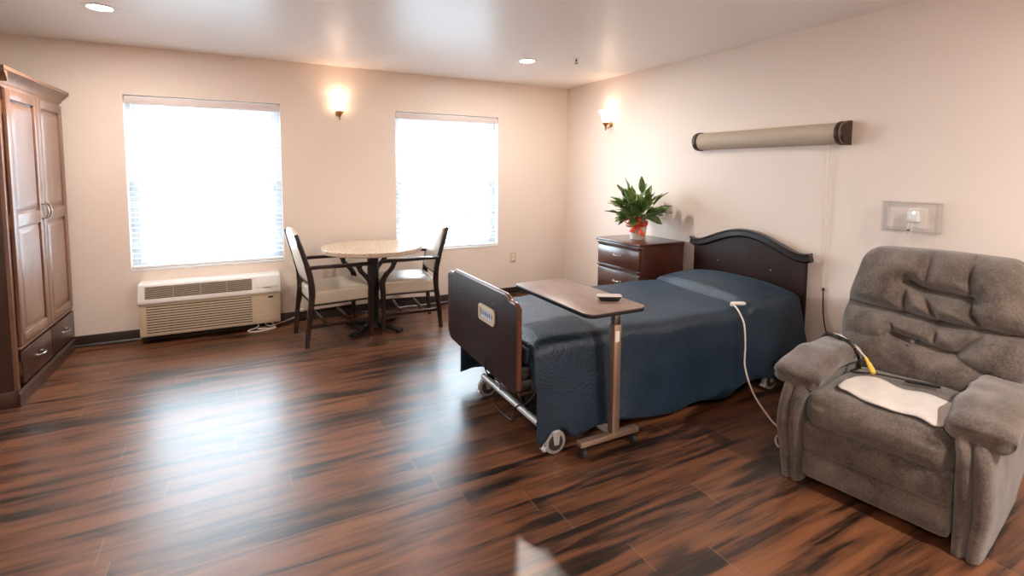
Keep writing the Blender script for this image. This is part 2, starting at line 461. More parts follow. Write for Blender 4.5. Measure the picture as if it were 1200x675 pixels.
blind(W2, 'lowered white slatted blind in the window behind the dining table, nearer the room corner', W2[2] + .014)

# ------------------------------------------------------------------ outside, bright overcast day
struct(B().box2((-12, BY + WT + .02, -.35), (16, 30, -.25)).build('ground', M['yard']))
nh = thing('neighbour_house', 'pale sided house outside, faint through the bright blinds', 'house', (8, 16, -.25))
B().box2((3.4, 16, -.25), (12, 20, 2.3)).build('wall', M['siding'], nh, world=True)
B().prism([(15.6, 2.3), (20.4, 2.3), (18, 3.4)], lambda p, q, d: (d, p, q), 3.2, 12.2).build('roof', M['shutter'], nh, world=True)
b = B(); b.box2((5.6, 15.96, .35), (6.6, 15.99, 1.6)); b.build('window', M['glass'], nh, world=True)
for xa in (5.2, 6.65):
    b = B()
    for k in range(14): b.box2((xa, 15.94, .36 + k * .09), (xa + .38, 15.985, .36 + k * .09 + .055))
    b.build('shutter', M['shutter'], nh, world=True)

# ------------------------------------------------------------------ wardrobe (front faces +X)
wx, wy0, wy1 = -1.252, 4.00, 5.125
wd = thing('wardrobe', 'tall brown wooden two-door wardrobe with drawers against the left wall', 'wardrobe', (wx - .3, (wy0 + wy1) / 2, 0))
b = B(); D0 = LX + .015
b.box2((D0, wy0 + .012, .10), (wx - .022, wy1 - .01, 1.965), .003)
b.build('carcass', M['ward_dark'], wd, world=True)
b = B()   # face frame: stiles and rails
b.box2((wx - .022, wy0 + .012, .10), (wx - .002, wy0 + .045, 1.95), .002).box2((wx - .022, wy1 - .043, .10), (wx - .002, wy1 - .01, 1.95), .002)
b.box2((wx - .022, wy0 + .045, 1.92), (wx - .002, wy1 - .043, 1.95), .002).box2((wx - .022, wy0 + .045, .335), (wx + .012, wy1 - .043, .352), .004)
b.build('face_frame', M['ward'], wd, world=True)
b = B()
b.prism([(0, 0), (.018, 0), (.018, .075), (.008, .09), (.012, .10), (0, .10)], lambda p, q, d: (wx + p - .01, d, q), wy0 - .006, wy1 + .02)
b.box2((D0, wy0 - .006, 0), (wx, wy0 + .012, .10), .003)
b.build('plinth', M['ward_dark'], wd, world=True)
b = B()
cp = [(0, 1.945), (.010, 1.945), (.014, 1.962), (.030, 1.985), (.052, 2.003), (.060, 2.008), (.060, 2.030), (0, 2.030)]
b.prism(cp, lambda p, q, d: (wx - .01 + p, d, q), wy0 - .05, wy1 + .028)
b.prism(cp, lambda p, q, d: (d, wy0 + .012 - p, q), D0, wx + .045)
b.build('crown_moulding', M['ward'], wd, world=True)
ym = (wy0 + wy1) / 2
def arch_handle(parent, c, L, axis, out=(1, 0, 0), name='handle', mat='pewter'):
    c, o, ax = Vector(c), Vector(out), Vector(axis)
    pts = [c - ax * L / 2, c - ax * L * .42 + o * .018, c - ax * L * .15 + o * .028, c + ax * L * .15 + o * .028, c + ax * L * .42 + o * .018, c + ax * L / 2]
    h = B().tube(pts, [.006, .0045, .0055, .0065, .0055, .0045, .006], 10, smooth=5)
    for s in (-1, 1):
        e = c + ax * s * L / 2; h.cyl(e - o * .003, e + o * .005, .009, n=14)
    return h.build(name, M[mat], parent, world=True)
def raised_panel(b, y0, y1, z0, z1, x):
    # raised field with sloped edges, standing out of a recess
    fn = lambda p, q, d: (x + d, p, q)
    tmp = bmesh.new(); lv = []
    for ins, dd in ((0, -.010), (.012, -.012), (.045, .001), (.05, .001)):
        lv.append([tmp.verts.new((x + dd, p, q)) for p, q in ((y0 + ins, z0 + ins), (y1 - ins, z0 + ins), (y1 - ins, z1 - ins), (y0 + ins, z1 - ins))])
    for i in range(3):
        for k in range(4): tmp.faces.new((lv[i][k], lv[i][(k + 1) % 4], lv[i + 1][(k + 1) % 4], lv[i + 1][k]))
    tmp.faces.new(lv[3]); bmesh.ops.recalc_face_normals(tmp, faces=tmp.faces[:])
    if tmp.faces[-1].normal.x < 0: bmesh.ops.reverse_faces(tmp, faces=tmp.faces[:])
    b.take(tmp)
for k, (a, c) in enumerate(((wy0 + .05, ym - .002), (ym + .002, wy1 - .048))):
    dr = B(); st = .062; x0, x1 = wx - .002, wx + .018
    z0, z1, zm = .36, 1.915, 1.12
    for (p0, p1, q0, q1) in ((a, a + st, z0, z1), (c - st, c, z0, z1), (a + st, c - st, z0, z0 + st), (a + st, c - st, z1 - st, z1), (a + st, c - st, zm - .04, zm + .04)):
        dr.box2((x0, p0, q0), (x1, p1, q1), .0035)
    door = dr.build('door', M['ward'], wd, world=True)
    for (q0, q1) in ((z0 + st, zm - .04), (zm + .04, z1 - st)):
        pn = B(); raised_panel(pn, a + st, c - st, q0, q1, x1 - .003); pn.build('raised_panel', M['ward'], door, world=True)
    arch_handle(door, (x1 + .003, (c - .028) if k == 0 else (a + .028), 1.15), .10, (0, 0, 1))
    ds = B().box2((x0, a, .125), (x1, c, .325), .006); 
    dw = ds.build('drawer', M['ward_dark'], wd, world=True)
    arch_handle(dw, (x1 + .003, (a + c) / 2, .235), .10, (0, 1, 0))
for zz in (.22, 1.80, 1.12):
    B().box2((wx - .002, wy0 + .045, zz - .04), (wx + .004, wy0 + .053, zz + .04)).build('hinge', M['brass'], wd, world=True)

# ------------------------------------------------------------------ wall air conditioner
ax0, ax1, az0, az1, ayf, ayb = -.806, .252, .062, .502, 4.965, BY - .001
ac = thing('wall_air_conditioner', 'cream through-the-wall air conditioner below the left window', 'air conditioner', ((ax0 + ax1) / 2, ayb, az0))
prof = [(ayb, az0), (ayf + .02, az0), (ayf + .006, az0 + .01), (ayf, az0 + .03), (ayf, az1 - .165), (ayf - .012, az1 - .158), (ayf - .014, az1 - .15), (ayf - .012, az1 - .13), (ayf + .028, az1 - .012), (ayf + .045, az1), (ayb, az1)]
b = B().prism([(p, q) for p, q in prof if q <= az1 - .16] + [(ayb, az1 - .165)], lambda p, q, d: (d, p, q), ax0 + .006, ax1 - .006, .006)
body = b.build('lower_cabinet', M['cream_plastic'], ac, world=True)
up = [(p, q) for p, q in prof if q >= az1 - .16 - .001][:-1]
up = [(ayb, az1 - .164), (ayf - .006, az1 - .164)] + [x for x in up if x[1] > az1 - .163] + [(ayb, az1)]
top = B().prism(up, lambda p, q, d: (d, p, q), ax0, ax1, .008).build('top_cover', M['white_plastic'], ac, world=True)
# slope of the cover: from (ayf-.012, az1-.13) to (ayf+.028, az1-.012)
sa, sb = Vector((0, ayf - .012, az1 - .13)), Vector((0, ayf + .028, az1 - .012))
sd = (sb - sa).normalized(); sn = Vector((0, -sd.z, sd.y))
srot = Matrix(((1, 0, 0, 0), (0, -sn.y * 1, sd.y, 0), (0, -sn.z, sd.z, 0), (0, 0, 0, 1)))   # local y = inward, local z = up the slope
vx0, vx1 = ax0 + .05, ax1 - .23; L = (sb - sa).length
vc = sa + sd * L * .50 + Vector(((vx0 + vx1) / 2, 0, 0))
b = B().box(vc - sn * -.0012, (vx1 - vx0, .002, L * .78), rot=srot); b.build('vent_recess', M['dark_slot'], top, world=True)
b = B()
for k in range(7):
    b.box(vc + sn * .003 + sd * (k - 3) * L * .105, (vx1 - vx0, .004, .0062), rot=srot @ Matrix.Rotation(.5, 4, 'X'))
for k in range(5):
    b.box(vc + sn * .003 + Vector(((k - 2) * (vx1 - vx0) / 4.02, 0, 0)), (.006, .005, L * .78), rot=srot)
b.build('vent_louvres', M['cream_grey'], top, world=True)
dc = sa + sd * L * .56 + Vector((ax1 - .112, 0, 0)) + sn * .002
B().box(dc, (.165, .006, L * .70), .002, rot=srot).build('control_door', M['white_plastic'], top, world=True)
B().box(dc - sd * L * .37 + sn * .001, (.06, .006, .004), rot=srot).build('door_notch', M['dark_slot'], top, world=True)
b = B()
for k in range(11):
    b.box2((ax0 + .055, ayf - .0008, az0 + .035 + k * .0215), (ax1 - .235, ayf + .004, az0 + .035 + k * .0215 + .0075))
b.build('intake_slots', M['dark_slot'], body, world=True)
b = B()
for k in range(11):
    b.box2((ax1 - .21, ayf - .0025, az0 + .037 + k * .0215), (ax1 - .03, ayf + .004, az0 + .037 + k * .0215 + .006), .001)
b.build('side_ribs', M['cream_plastic'], body, world=True)
B().box2((ax1 - .105, ayf - .003, az1 - .205), (ax1 - .062, ayf + .002, az1 - .190), .002).build('badge', M['black'], body, world=True)
b = B().tube([(.05, 5.08, .066), (.06, 5.02, .03), (-.02, 4.98, .012), (.04, 4.94, .008), (.17, 4.97, .008), (.20, 5.02, .008), (.13, 5.05, .03), (.11, 5.08, .066)], .006, 8, 8)
b.tube([(.14, 5.07, .066), (.2, 5.0, .018), (.10, 4.97, .018), (.06, 5.02, .012), (.18, 5.07, .012), (.33, 5.07, .05), (.415, 5.08, .085)], .0055, 8, 8)
b.box((.43, 5.115, .112), (.05, .05, .028), .004)
b.build('power_cord', M['cord_white'], ac, world=True)

# ------------------------------------------------------------------ outlets
def outlet(c, n, label, group=None, w=.072, h=.116, mat='cream_plastic'):
    c = Vector(c); n = Vector(n); s = Vector((0, 0, 1)).cross(n)
    t = thing('wall_outlet', label, 'outlet', c)
    fn = lambda p, q, d: c + s * p + Vector((0, 0, q)) + n * d
    pl = B().prism(rrect(w, h, .006), fn, 0, .006, .002).build('cover_plate', M[mat], t, world=True)
    for dz in (-.02, .02):
        r = B().prism([(p, q + dz) for p, q in rrect(.034, .028, .01)], fn, .006, .008).build('socket', M['white_plastic'], t, world=True)
        k = B()
        for dx in (-.006, .006): k.prism([(dx - .001, dz - .004), (dx + .001, dz - .004), (dx + .001, dz + .006), (dx - .001, dz + .006)], fn, .008, .0085)
        k.build('slots', M['dark_slot'], r, world=True)
outlet((2.738, BY, .449), (0, -1, 0), 'beige outlet low on the back wall between the right window and the corner')
outlet((.70, BY, .44), (0, -1, 0), 'beige outlet on the back wall seen between the left dining chair arms', w=.115)

# ------------------------------------------------------------------ sconces
def sconce(c, n, label):
    c, n = Vector(c), Vector(n)
    t = thing('wall_sconce', label, 'wall lamp', c, 0, 'lit wall sconces')
    s = Vector((0, 0, 1)).cross(n)
    q = n.to_track_quat('Z', 'Y').to_matrix().to_4x4()
    B().lathe([(0, 0), (.03, 0), (.03, .004), (.024, .010), (.008, .014), (0, .014)], c + Vector((0, 0, -.005)), 28, q).build('backplate', M['brass'], t, world=True)
    a = c + n * .075
    B().tube([c + n * .01 + Vector((0, 0, -.01)), c + n * .045 + Vector((0, 0, -.045)), a + Vector((0, 0, -.04)), a + Vector((0, 0, -.005))], .006, 10, 6).build('arm', M['brass'], t, world=True)
    B().lathe([(0, -.075), (.006, -.068), (.008, -.058), (.005, -.05), (.010, -.04), (.012, -.03), (.024, -.012), (.036, .0), (.036, .010), (.03, .014), (0, .014)], a, 24).build('cup', M['brass'], t, world=True)
    B().lathe([(.030, .012), (.036, .03), (.042, .06), (.050, .09), (.066, .118), (.082, .132), (.079, .134), (.062, .120), (.046, .09), (.038, .06), (.032, .03), (.026, .014), (.0, .014)], a, 32).build('glass_shade', M['shade'], t, world=True)
    L = bpy.data.lights.new('sconce_bulb', 'POINT'); L.energy = .11; L.color = (1, .80, .62); L.shadow_soft_size = .03
    lo = bpy.data.objects.new('sconce_bulb', L); COL.objects.link(lo); lo.parent = t; lo.location = n * .075 + Vector((0, 0, .155))
sconce((.815, BY, 1.995), (0, -1, 0), 'lit brass sconce with flared glass shade on the back wall between the windows')
sconce((RX, 4.32, 1.955), (-1, 0, 0), 'lit brass sconce with flared glass shade on the right wall above the plant')

# ------------------------------------------------------------------ ceiling downlights, sprinkler
def downlight(x, y, label, power=8):
    t = thing('recessed_downlight', label, 'ceiling light', (x, y, CZ), 0, 'round recessed ceiling lights')
    B().lathe([(.062, -.001), (.066, -.007), (.088, -.006), (.094, -.001), (.094, 0), (.062, 0)], (x, y, CZ), 36).build('trim_ring', M['white'], t, world=True)
    B().lathe([(0, -.003), (.063, -.003), (.063, -.001), (0, -.001)], (x, y, CZ), 36).build('lens', M['lamp'], t, world=True)
    L = bpy.data.lights.new('downlight_lamp', 'AREA'); L.shape = 'DISK'; L.size = .12; L.energy = power; L.color = (1, .92, .84)
    lo = bpy.data.objects.new('downlight_lamp', L); COL.objects.link(lo); lo.parent = t; lo.location = (0, 0, -.012)
downlight(-.765, 4.03, 'round lit ceiling light above the left window, by the wardrobe')
downlight(2.275, 4.04, 'round lit ceiling light near the sprinkler head and back right corner')
downlight(-.765, -.5, 'added left fill light, unseen behind the camera, shaped as a round ceiling light', 13)  # this and the next: out-of-view fixtures added to brighten the room
downlight(2.275, -.5, 'added right fill light, unseen behind the camera, shaped as a round ceiling light', 23)  # stronger half of the added fill pair, behind the camera
t = thing('fire_sprinkler', 'small sprinkler head on the ceiling beside the downlight near the corner', 'sprinkler', (2.60, 3.74, CZ))
B().lathe([(0, 0), (.032, 0), (.034, -.004), (.02, -.010), (0, -.010)], (2.60, 3.74, CZ), 24).build('escutcheon', M['white'], t, world=True)
b = B().cyl((2.60, 3.74, CZ - .009), (2.60, 3.74, CZ - .03), .008, n=12).cyl((2.60, 3.74, CZ - .045), (2.60, 3.74, CZ - .048), .016, n=16)
for s in (-1, 1): b.tube([(2.60 + s * .007, 3.74, CZ - .028), (2.60 + s * .012, 3.74, CZ - .037), (2.60 + s * .004, 3.74, CZ - .046)], .0022, 6)
b.build('nozzle', M['bronze'], t, world=True)

# ------------------------------------------------------------------ dining table
tx, ty, tr = 1.0, 4.60, .44
dt = thing('dining_table', 'round speckled beige pedestal table between the two dining chairs', 'table', (tx, ty, 0))
B().lathe([(0, .722), (tr - .006, .722), (tr, .728), (tr, .757), (tr - .005, .762), (0, .762)], (tx, ty, 0), 96).build('tabletop', M['speckle'], dt, world=True)
B().cyl((tx, ty, .03), (tx, ty, .715), .05, n=32).box((tx, ty, .715), (.30, .30, .012), .002).build('column', M['black_matt'], dt, world=True)
b = B()
for k in range(4):
    a = k * PI / 2 + math.radians(40)
    d = Vector((math.cos(a), math.sin(a), 0)); s = Vector((-d.y, d.x, 0)); o = Vector((tx, ty, 0))
    b.sweep([o + d * .0 + Vector((0, 0, .045)), o + d * .12 + Vector((0, 0, .040)), o + d * .26 + Vector((0, 0, .022)), o + d * .30 + Vector((0, 0, .018))], .06, [.05, .045, .026, .018], 4, s)
    b.cyl(o + d * .27, o + d * .27 + Vector((0, 0, .012)), .018, n=14)
b.cyl((tx, ty, .02), (tx, ty, .09), .085, .055, 32)
b.build('base', M['black_matt'], dt, world=True)

# ------------------------------------------------------------------ dining armchairs (local: faces +X)
def make_chair(label):
    t = thing('dining_armchair', label, 'chair', (0, 0, 0), 0, 'dark wood dining armchairs with beige seats')
    W = M['chair_wood']
    for s in (-1, 1):
        y = s * .232
        B().sweep([(-.022, y, 0), (-.004, y, .20), (.018, y, .36), (.024, y, .45), (.012, y, .58), (-.035, y, .76), (-.088, y, .93)], .034, [.034, .038, .046, .05, .046, .038, .03], 5).build('back_leg', W, t)
        yf = s * .250
        fl = B().sweep([(.50, yf, .015), (.496, yf, .22), (.500, yf, .40), (.503, yf, .465), (.478, yf, .52), (.438, yf, .565), (.412, yf, .60), (.402, yf, .640)], .036, [.030, .036, .044, .048, .042, .038, .040, .05], 5).build('front_leg', W, t)
        B().cyl((.50, yf, 0), (.50, yf, .02), .015, n=14).build('foot_glide', M['brass'], fl)
        B().sweep([(.0, s * .238, .655), (.10, s * .262, .66), (.28, s * .272, .655), (.44, s * .262, .652), (.505, s * .255, .645)], .048, .028, 5, side=(0, 1, 0)).build('armrest', W, t)
        B().sweep([(-.012, y, .17), (.494, yf, .17)], .020, .030).build('stretcher', W, t)
    for x in (.14, .34):
        B().box2((x - .011, -.232, .158), (x + .011, .232, .182), .004).build('cross_stretcher', W, t)
    # seat rails
    B().box2((.03, -.235, .335), (.49, .235, .352), .004).build('seat_rail', W, t)
    def puff(p, n, h):
        if n.z > 0:
            a = 1 - (p.x / h.x) ** 2; c = 1 - (p.y / h.y) ** 2
            return Vector((0, 0, .022 * max(0, a) ** .6 * max(0, c) ** .6 * n.z))
        return Vector()
    b = B().rbox((.272, 0, .404), (.480, .490, .115), .022, 14, puff)
    seat = b.build('seat', M['vinyl'], t)
    B().tube([(.505, -.235, .438), (.505, .235, .438), (.48, .245, .438), (.06, .235, .438), (.06, -.235, .438), (.48, -.245, .438)], .0045, 6, 0, True).build('welt', M['vinyl'], seat)
    # upholstered back with a shallow crested top, tilted back between the stiles
    ol = []
    N = 18
    for k in range(N + 1):
        y = .214 - .428 * k / N; a = abs(y) / .214
        ol.append((y, .408 + .045 * (1 - sstep(.25, .92, a))))
    ol += [(-.215, 0), (.215, 0)]
    cx = lambda z: .018 - .100 * (z / .40) ** 1.15
    b = B().prism(ol, lambda p, q, d: (cx(q) + d, p, .52 + q * .985), -.006, .032, .010, 3)
    b.build('backrest', M['vinyl'], t)
    B().box2((.012, -.22, .50), (.040, .22, .535), .005).build('back_rail', W, t)
    return t
c1 = make_chair('dark wood armchair with beige seat at the left side of the round table')
c1.location = (.40, 4.545, 0); c1.rotation_euler.z = math.radians(6)
c2 = copy_tree(c1)
c2['label'] = 'dark wood armchair with beige seat and back before the right window'
c2.location = (1.565, 4.60, 0); c2.rotation_euler.z = math.radians(180 - 6)

# ------------------------------------------------------------------ nightstand and plant
nx0, nx1, ny0, ny1, nz = 2.925, 3.44, 3.225, 3.83, .832
ns = thing('nightstand', 'dark cherry three-drawer nightstand in the corner beyond the bed', 'nightstand', ((nx0 + nx1) / 2, (ny0 + ny1) / 2, 0))
B().box2((nx0 + .03, ny0 + .012, .06), (nx1, ny1 - .012, nz - .026), .002).build('carcass', M['cherry'], ns, world=True)
B().box2((nx0 + .05, ny0 + .02, 0), (nx1 - .01, ny1 - .02, .06)).build('plinth', M['espresso'], ns, world=True)
B().box2((nx0 - .005, ny0, nz - .024), (nx1 + .002, ny1, nz), .006, 3).build('top', M['cherry'], ns, world=True)
for (za, zb) in ((.595, .795), (.335, .585), (.075, .325)):
    b = B().box2((nx0 + .008, ny0 + .02, za), (nx0 + .03, ny1 - .02, zb - .030), .004)
    b.prism([(0.0, zb - .030), (.008, zb - .028), (.004, zb - .014), (-.014, zb - .006), (-.014, zb), (.022, zb), (.022, zb - .030)], lambda p, q, d: (nx0 + .008 + p, d, q), ny0 + .02, ny1 - .02)
    d = b.build('drawer', M['cherry'], ns, world=True)
    arch_handle(d, (nx0 + .008, (ny0 + ny1) / 2, (za + zb) / 2 + .005), .095, (0, 1, 0), (-1, 0, 0), mat='pewter')

px_, py_, pz_ = 3.17, 3.535, nz
pp = thing('potted_plant', 'leafy green plant in a cream pot with an orange bow on the nightstand', 'plant', (px_, py_, pz_))
B().lathe([(0, 0), (.062, 0), (.066, .004), (.082, .15), (.090, .172), (.086, .176), (.078, .165), (.076, .150), (0, .150)], (px_, py_, pz_), 36).build('pot', M['pot'], pp, world=True)
B().lathe([(0, .152), (.05, .155), (.0765, .151)], (px_, py_, pz_), 24).build('soil', M['soil'], pp, world=True)
random.seed(11)
lv = B(); stm = B()
def leaf(b, base, d, L, W, droop, roll):
    d = d.normalized(); side = d.cross(Vector((0, 0, 1)))
    side = side.normalized() if side.length > .05 else Vector((1, 0, 0))
    side = (Matrix.Rotation(roll, 3, d) @ side)
    t = bmesh.new(); rows = []; n = 9; p = base.copy(); dd = d.copy()
    for i in range(n + 1):
        u = i / n; w = W * (math.sin(PI * (u ** .8)) ** .85) if 0 < u < 1 else .001
        up = side.cross(dd).normalized()
        rows.append([t.verts.new(p + side * (w * k) + up * (abs(k) * w * .35 + .004 * math.sin(u * 14) * abs(k))) for k in (-1, -.5, 0, .5, 1)])
        dd = (dd + Vector((0, 0, -droop / n))).normalized(); p = p + dd * L / n
    for i in range(n):
        for k in range(4): t.faces.new((rows[i][k], rows[i][k + 1], rows[i + 1][k + 1], rows[i + 1][k]))
    b.take(t)
base = Vector((px_, py_, pz_ + .15))
for i in range(96):
    a = random.random() * 2 * PI; e = random.uniform(.05, 1.0) ** .75
    el = math.radians(-2 + 74 * e)
    d = Vector((math.cos(a) * math.cos(el), math.sin(a) * math.cos(el), math.sin(el)))
    sl = random.uniform(.05, .15) * (.8 + .7 * e)
    s0 = base + Vector((math.cos(a), math.sin(a), 0)) * random.uniform(0, .045)
    if s0.x + d.x * (sl + .17) > RX - .02: continue
    s1 = s0 + d * sl * .5 + Vector((0, 0, .03)); s2 = s0 + d * sl + Vector((0, 0, .02))
    stm.tube([s0, s1, s2], .0022, 5, 3)
    leaf(lv, s2, (d + Vector((0, 0, random.uniform(-.25, .1)))), random.uniform(.13, .18), random.uniform(.028, .043), random.uniform(.1, .8), random.uniform(-.7, .7))
for (dx, dy, L, hgt, w) in ((-.03, .09, .17, .25, .036), (.02, -.02, .16, .27, .030), (-.02, .04, .15, .20, .034)):
    s0 = base.copy(); s2 = base + Vector((dx, dy, hgt)); stm.tube([s0, (s0 + s2) / 2 + Vector((-.01, 0, 0)), s2], .0028, 5, 4)
    leaf(lv, s2, Vector((dx * .6 - .05, dy * .8, .42)), L, w, .25, math.radians(20))
stm.build('stems', M['leaf'], pp, world=True)
o = lv.build('leaves', M['leaf'], pp, 180, world=True)
md = o.modifiers.new('thickness', 'SOLIDIFY'); md.thickness = .0008
# bow: band and loops on the side that faces the room
b = B(); fdir = Vector((-.78, -.62, 0)).normalized(); sdir = Vector((-fdir.y, fdir.x, 0))
b.lathe([(.0845, .125), (.0885, .128), (.0905, .15), (.0915, .160), (.0885, .160), (.086, .14)], (px_, py_, pz_), 36)
kc = Vector((px_, py_, pz_ + .155)) + fdir * .102
for (sx, sz, L, w) in ((1, .25, .085, .028), (-1, .25, .085, .028), (1, -.2, .07, .026), (-1, -.25, .07, .026), (.5, .8, .065, .024), (-.6, .8, .065, .024), (.25, .1, .06, .022)):
    L *= 1.25; w *= 1.5
    d = (sdir * sx + Vector((0, 0, sz)) + fdir * (.35 if abs(sx) == 1 else .7)).normalized(); nrm = d.cross(fdir + Vector((0, 0, .3))).normalized(); wd_ = d.cross(nrm)
    t_ = bmesh.new(); rows = []
    for k in range(15):
        u = k / 14 * PI * 1.0; r = math.sin(u)
        p = kc + d * (L * math.sin(u) ** .8) + nrm * (.024 * math.cos(u))
        w2 = w * (.35 + .65 * r)
        rows.append((t_.verts.new(p - wd_ * w2 * .6), t_.verts.new(p + wd_ * w2 * .6)))
    for k in range(14): t_.faces.new((rows[k][0], rows[k][1], rows[k + 1][1], rows[k + 1][0]))
    b.take(t_)
for (sx, L) in ((.42, .13), (-.35, .10)):
    t_ = bmesh.new(); rows = []
    for k in range(10):
        u = k / 9; p = kc + sdir * sx * L * u + Vector((0, 0, -L * u * .8)) + fdir * (.012 * math.sin(u * 7) - .010 * u)
        rows.append((t_.verts.new(p - sdir * (.010 + .018 * u)), t_.verts.new(p + sdir * (.010 + .018 * u) + Vector((0, 0, -.015 * (u > .9))))))
    for k in range(9): t_.faces.new((rows[k][0], rows[k][1], rows[k + 1][1], rows[k + 1][0]))
    b.take(t_)
b.rbox(kc, (.022, .022, .022), .010, 5)
o = b.build('bow', M['ribbon'], pp, 180, world=True)
md = o.modifiers.new('thickness', 'SOLIDIFY'); md.thickness = .001

# ------------------------------------------------------------------ hospital bed
by0, by1, byc = 2.10, 3.085, 2.59
bed = thing('hospital_bed', 'adjustable bed with dark wood head and foot boards on casters', 'bed', (2.3, byc, 0))
# headboard
hx = 3.415
def htop(y):
    a = abs(y - byc) / .49
    return .866 + .124 * (.5 + .5 * math.cos(PI * min(1, a / .90))) ** .66
N = 40; ys = [by0 + (by1 - by0) * k / N for k in range(N + 1)]
ol = [(y, htop(y) - .02) for y in ys] + [(by1, .30), (by0, .30)]
head = B().prism(ol, lambda p, q, d: (d, p, q), hx - .012, hx + .012, .003).build('headboard', M['board'], bed, world=True)
cpts = [(hx - .007, by0 - .030, htop(by0) - .004), (hx - .007, by0 - .012, htop(by0) - .010)] + [(hx - .007, y, htop(y) - .014) for y in ys] + [(hx - .007, by1 + .012, htop(by1) - .010), (hx - .007, by1 + .030, htop(by1) - .004)]
B().sweep(cpts, .048, .058, 2, side=(1, 0, 0)).build('crest_moulding', M['espresso'], head, world=True)
B().sweep([(p[0] - .008, p[1], p[2] + .028) for p in cpts], .054, .014, 2, side=(1, 0, 0)).build('crest_cap', M['espresso'], head, world=True)
for y in (2.36, 2.83):
    B().cyl((hx - .016, y, .73), (hx - .011, y, .73), .006, n=12).build('bolt', M['pewter'], head, world=True)
# footboard
fx = 1.165; fy0, fy1 = 2.125, 3.075
def ftop(y):
    a = abs(y - (fy0 + fy1) / 2) / ((fy1 - fy0) / 2)
    return .786 + .026 * (1 - sstep(.72, .84, a)) - .018 * sstep(.95, 1.0, a)
ys = [fy0 + (fy1 - fy0) * k / 60 for k in range(61)]
ol = [(y, ftop(y)) for y in ys] + [(fy1, .40), (fy1 - .03, .362), (fy1 - .06, .355)] + [(fy0 + .05, .33), (fy0 + .015, .34), (fy0, .36)]
foot = B().prism(ol, lambda p, q, d: (d, p, q), fx - .011, fx + .011, .002).build('footboard', M['board'], bed, world=True)
def offset_edge(ys, r):
    return [Vector((fx, y, ftop(y))) for y in ys]
epts = [Vector((fx, fy0, .36))] + [Vector((fx, fy0, .5)), Vector((fx, fy0, .74))] + offset_edge(ys, 0) + [Vector((fx, fy1, .74)), Vector((fx, fy1, .42))]
B().tube(epts, .0125, 10).build('edge_band', M['board_edge'], foot, world=True)
pcy, pcz = 2.475, .655
fnp = lambda p, q, d: (fx - .011 - d, pcy + p, pcz + q)
bez = B()
outer, inner = rrect(.205, .092, .022), rrect(.168, .056, .010)
tb = bmesh.new()
for lst in [0]:
    R = [[tb.verts.new(fnp(p, q, d)) for p, q in oo] for oo, d in ((outer, 0), (outer, .008), (inner, .010), (inner, .003))]
    n = len(outer)
    for i in range(3):
        for k in range(n): tb.faces.new((R[i][k], R[i][(k + 1) % n], R[i + 1][(k + 1) % n], R[i + 1][k]))
bmesh.ops.recalc_face_normals(tb, faces=tb.faces[:]); bez.take(tb)
panel = bez.build('control_panel', M['cream_plastic'], foot, world=True)
B().prism(inner, fnp, .001, .0035).build('keypad', M['blue_pale'], panel, world=True)
for k in range(6):
    kb = B()
    y = (k - 2.5) * .027
    kb.prism([(y - .008, -.010), (y + .008, -.010), (y + .002, .0), (y + .008, .011), (y + .0, .007), (y - .007, .011), (y - .002, .0)], fnp, .0035, .005)
    kb.build('key_symbol', M['ink'], panel, world=True)
for (y, z) in ((2.88, .70), (2.385, .735)):
    B().cyl((fx - .014, y, z), (fx - .010, y, z), .006, n=12).build('bolt', M['pewter'], foot, world=True)
B().tube([(fx - .013, 2.50, .40), (fx - .018, 2.49, .36), (fx + .01, 2.50, .30), (1.27, 2.56, .22), (1.30, 2.60, .15), (1.29, 2.66, .05), (1.30, 2.45, .03), (1.29, 2.38, .14), (1.34, 2.33, .18), (1.42, 2.3, .3)], .004, 8, 8).build('control_cable', M['black'], foot, world=True)
# frame
b = B()
b.box2((1.19, by0 + .05, .40), (3.38, by0 + .09, .46), .004).box2((1.19, by1 - .09, .40), (3.38, by1 - .05, .46), .004)
for x in (1.22, 1.7, 2.2, 2.7, 3.2): b.box2((x, by0 + .09, .405), (x + .04, by1 - .09, .445), .003)
b.box2((1.18, byc - .30, .34), (1.20, byc - .24, .46)).box2((1.18, byc + .24, .34), (1.20, byc + .30, .46))
b.build('bed_frame', M['black_matt'], bed, world=True)
B().box2((1.20, by0 + .06, .385), (3.36, by1 - .06, .40)).build('deck_pan', M['chair_wood'], bed, world=True)
for x in (1.31, 3.06):
    B().cyl((x, 2.17, .135), (x, 2.86 if x < 2 else 3.0, .135), .019, n=20).build('axle_bar', M['silver_paint'], bed, world=True)
for y in (2.30, 2.80):
    B().sweep([(1.31, y, .145), (1.9, y, .30), (2.15, y, .415)], .03, .04, 0, (0, 1, 0)).build('lift_arm', M['black_matt'], bed, world=True)
    B().sweep([(3.06, y, .145), (2.6, y, .28), (2.35, y, .415)], .03, .04, 0, (0, 1, 0)).build('lift_arm', M['black_matt'], bed, world=True)
def caster(x, y, parent=bed):
    z = .062
    c = B().box((x, y, z + .052), (.05, .05, .03), .008).cyl((x, y, z + .05), (x, y, .135), .014, n=14)
    for s in (-1, 1): c.prism([(-.012, -.01), (.014, -.01), (.022, .055), (-.022, .055)], lambda p, q, d: (x + p, y + s * .022 + d, z + q), -.003, .003)
    cs = c.build('caster', M['silver_paint'], parent, world=True)
    B().cyl((x, y - .015, z), (x, y + .015, z), .062, n=32, bev=.006).build('tyre', M['tyre_grey'], cs, world=True)
    B().cyl((x, y - .019, z), (x, y + .019, z), .042, n=28, bev=.003).build('hub', M['rubber'], cs, world=True)
    B().box2((x - .075, y - .02, .03), (x - .055, y + .02, .036), .002).sweep([(x - .065, y, .034), (x - .02, y, .10)], .03, .006).build('brake_pedal', M['silver_paint'], cs, world=True)
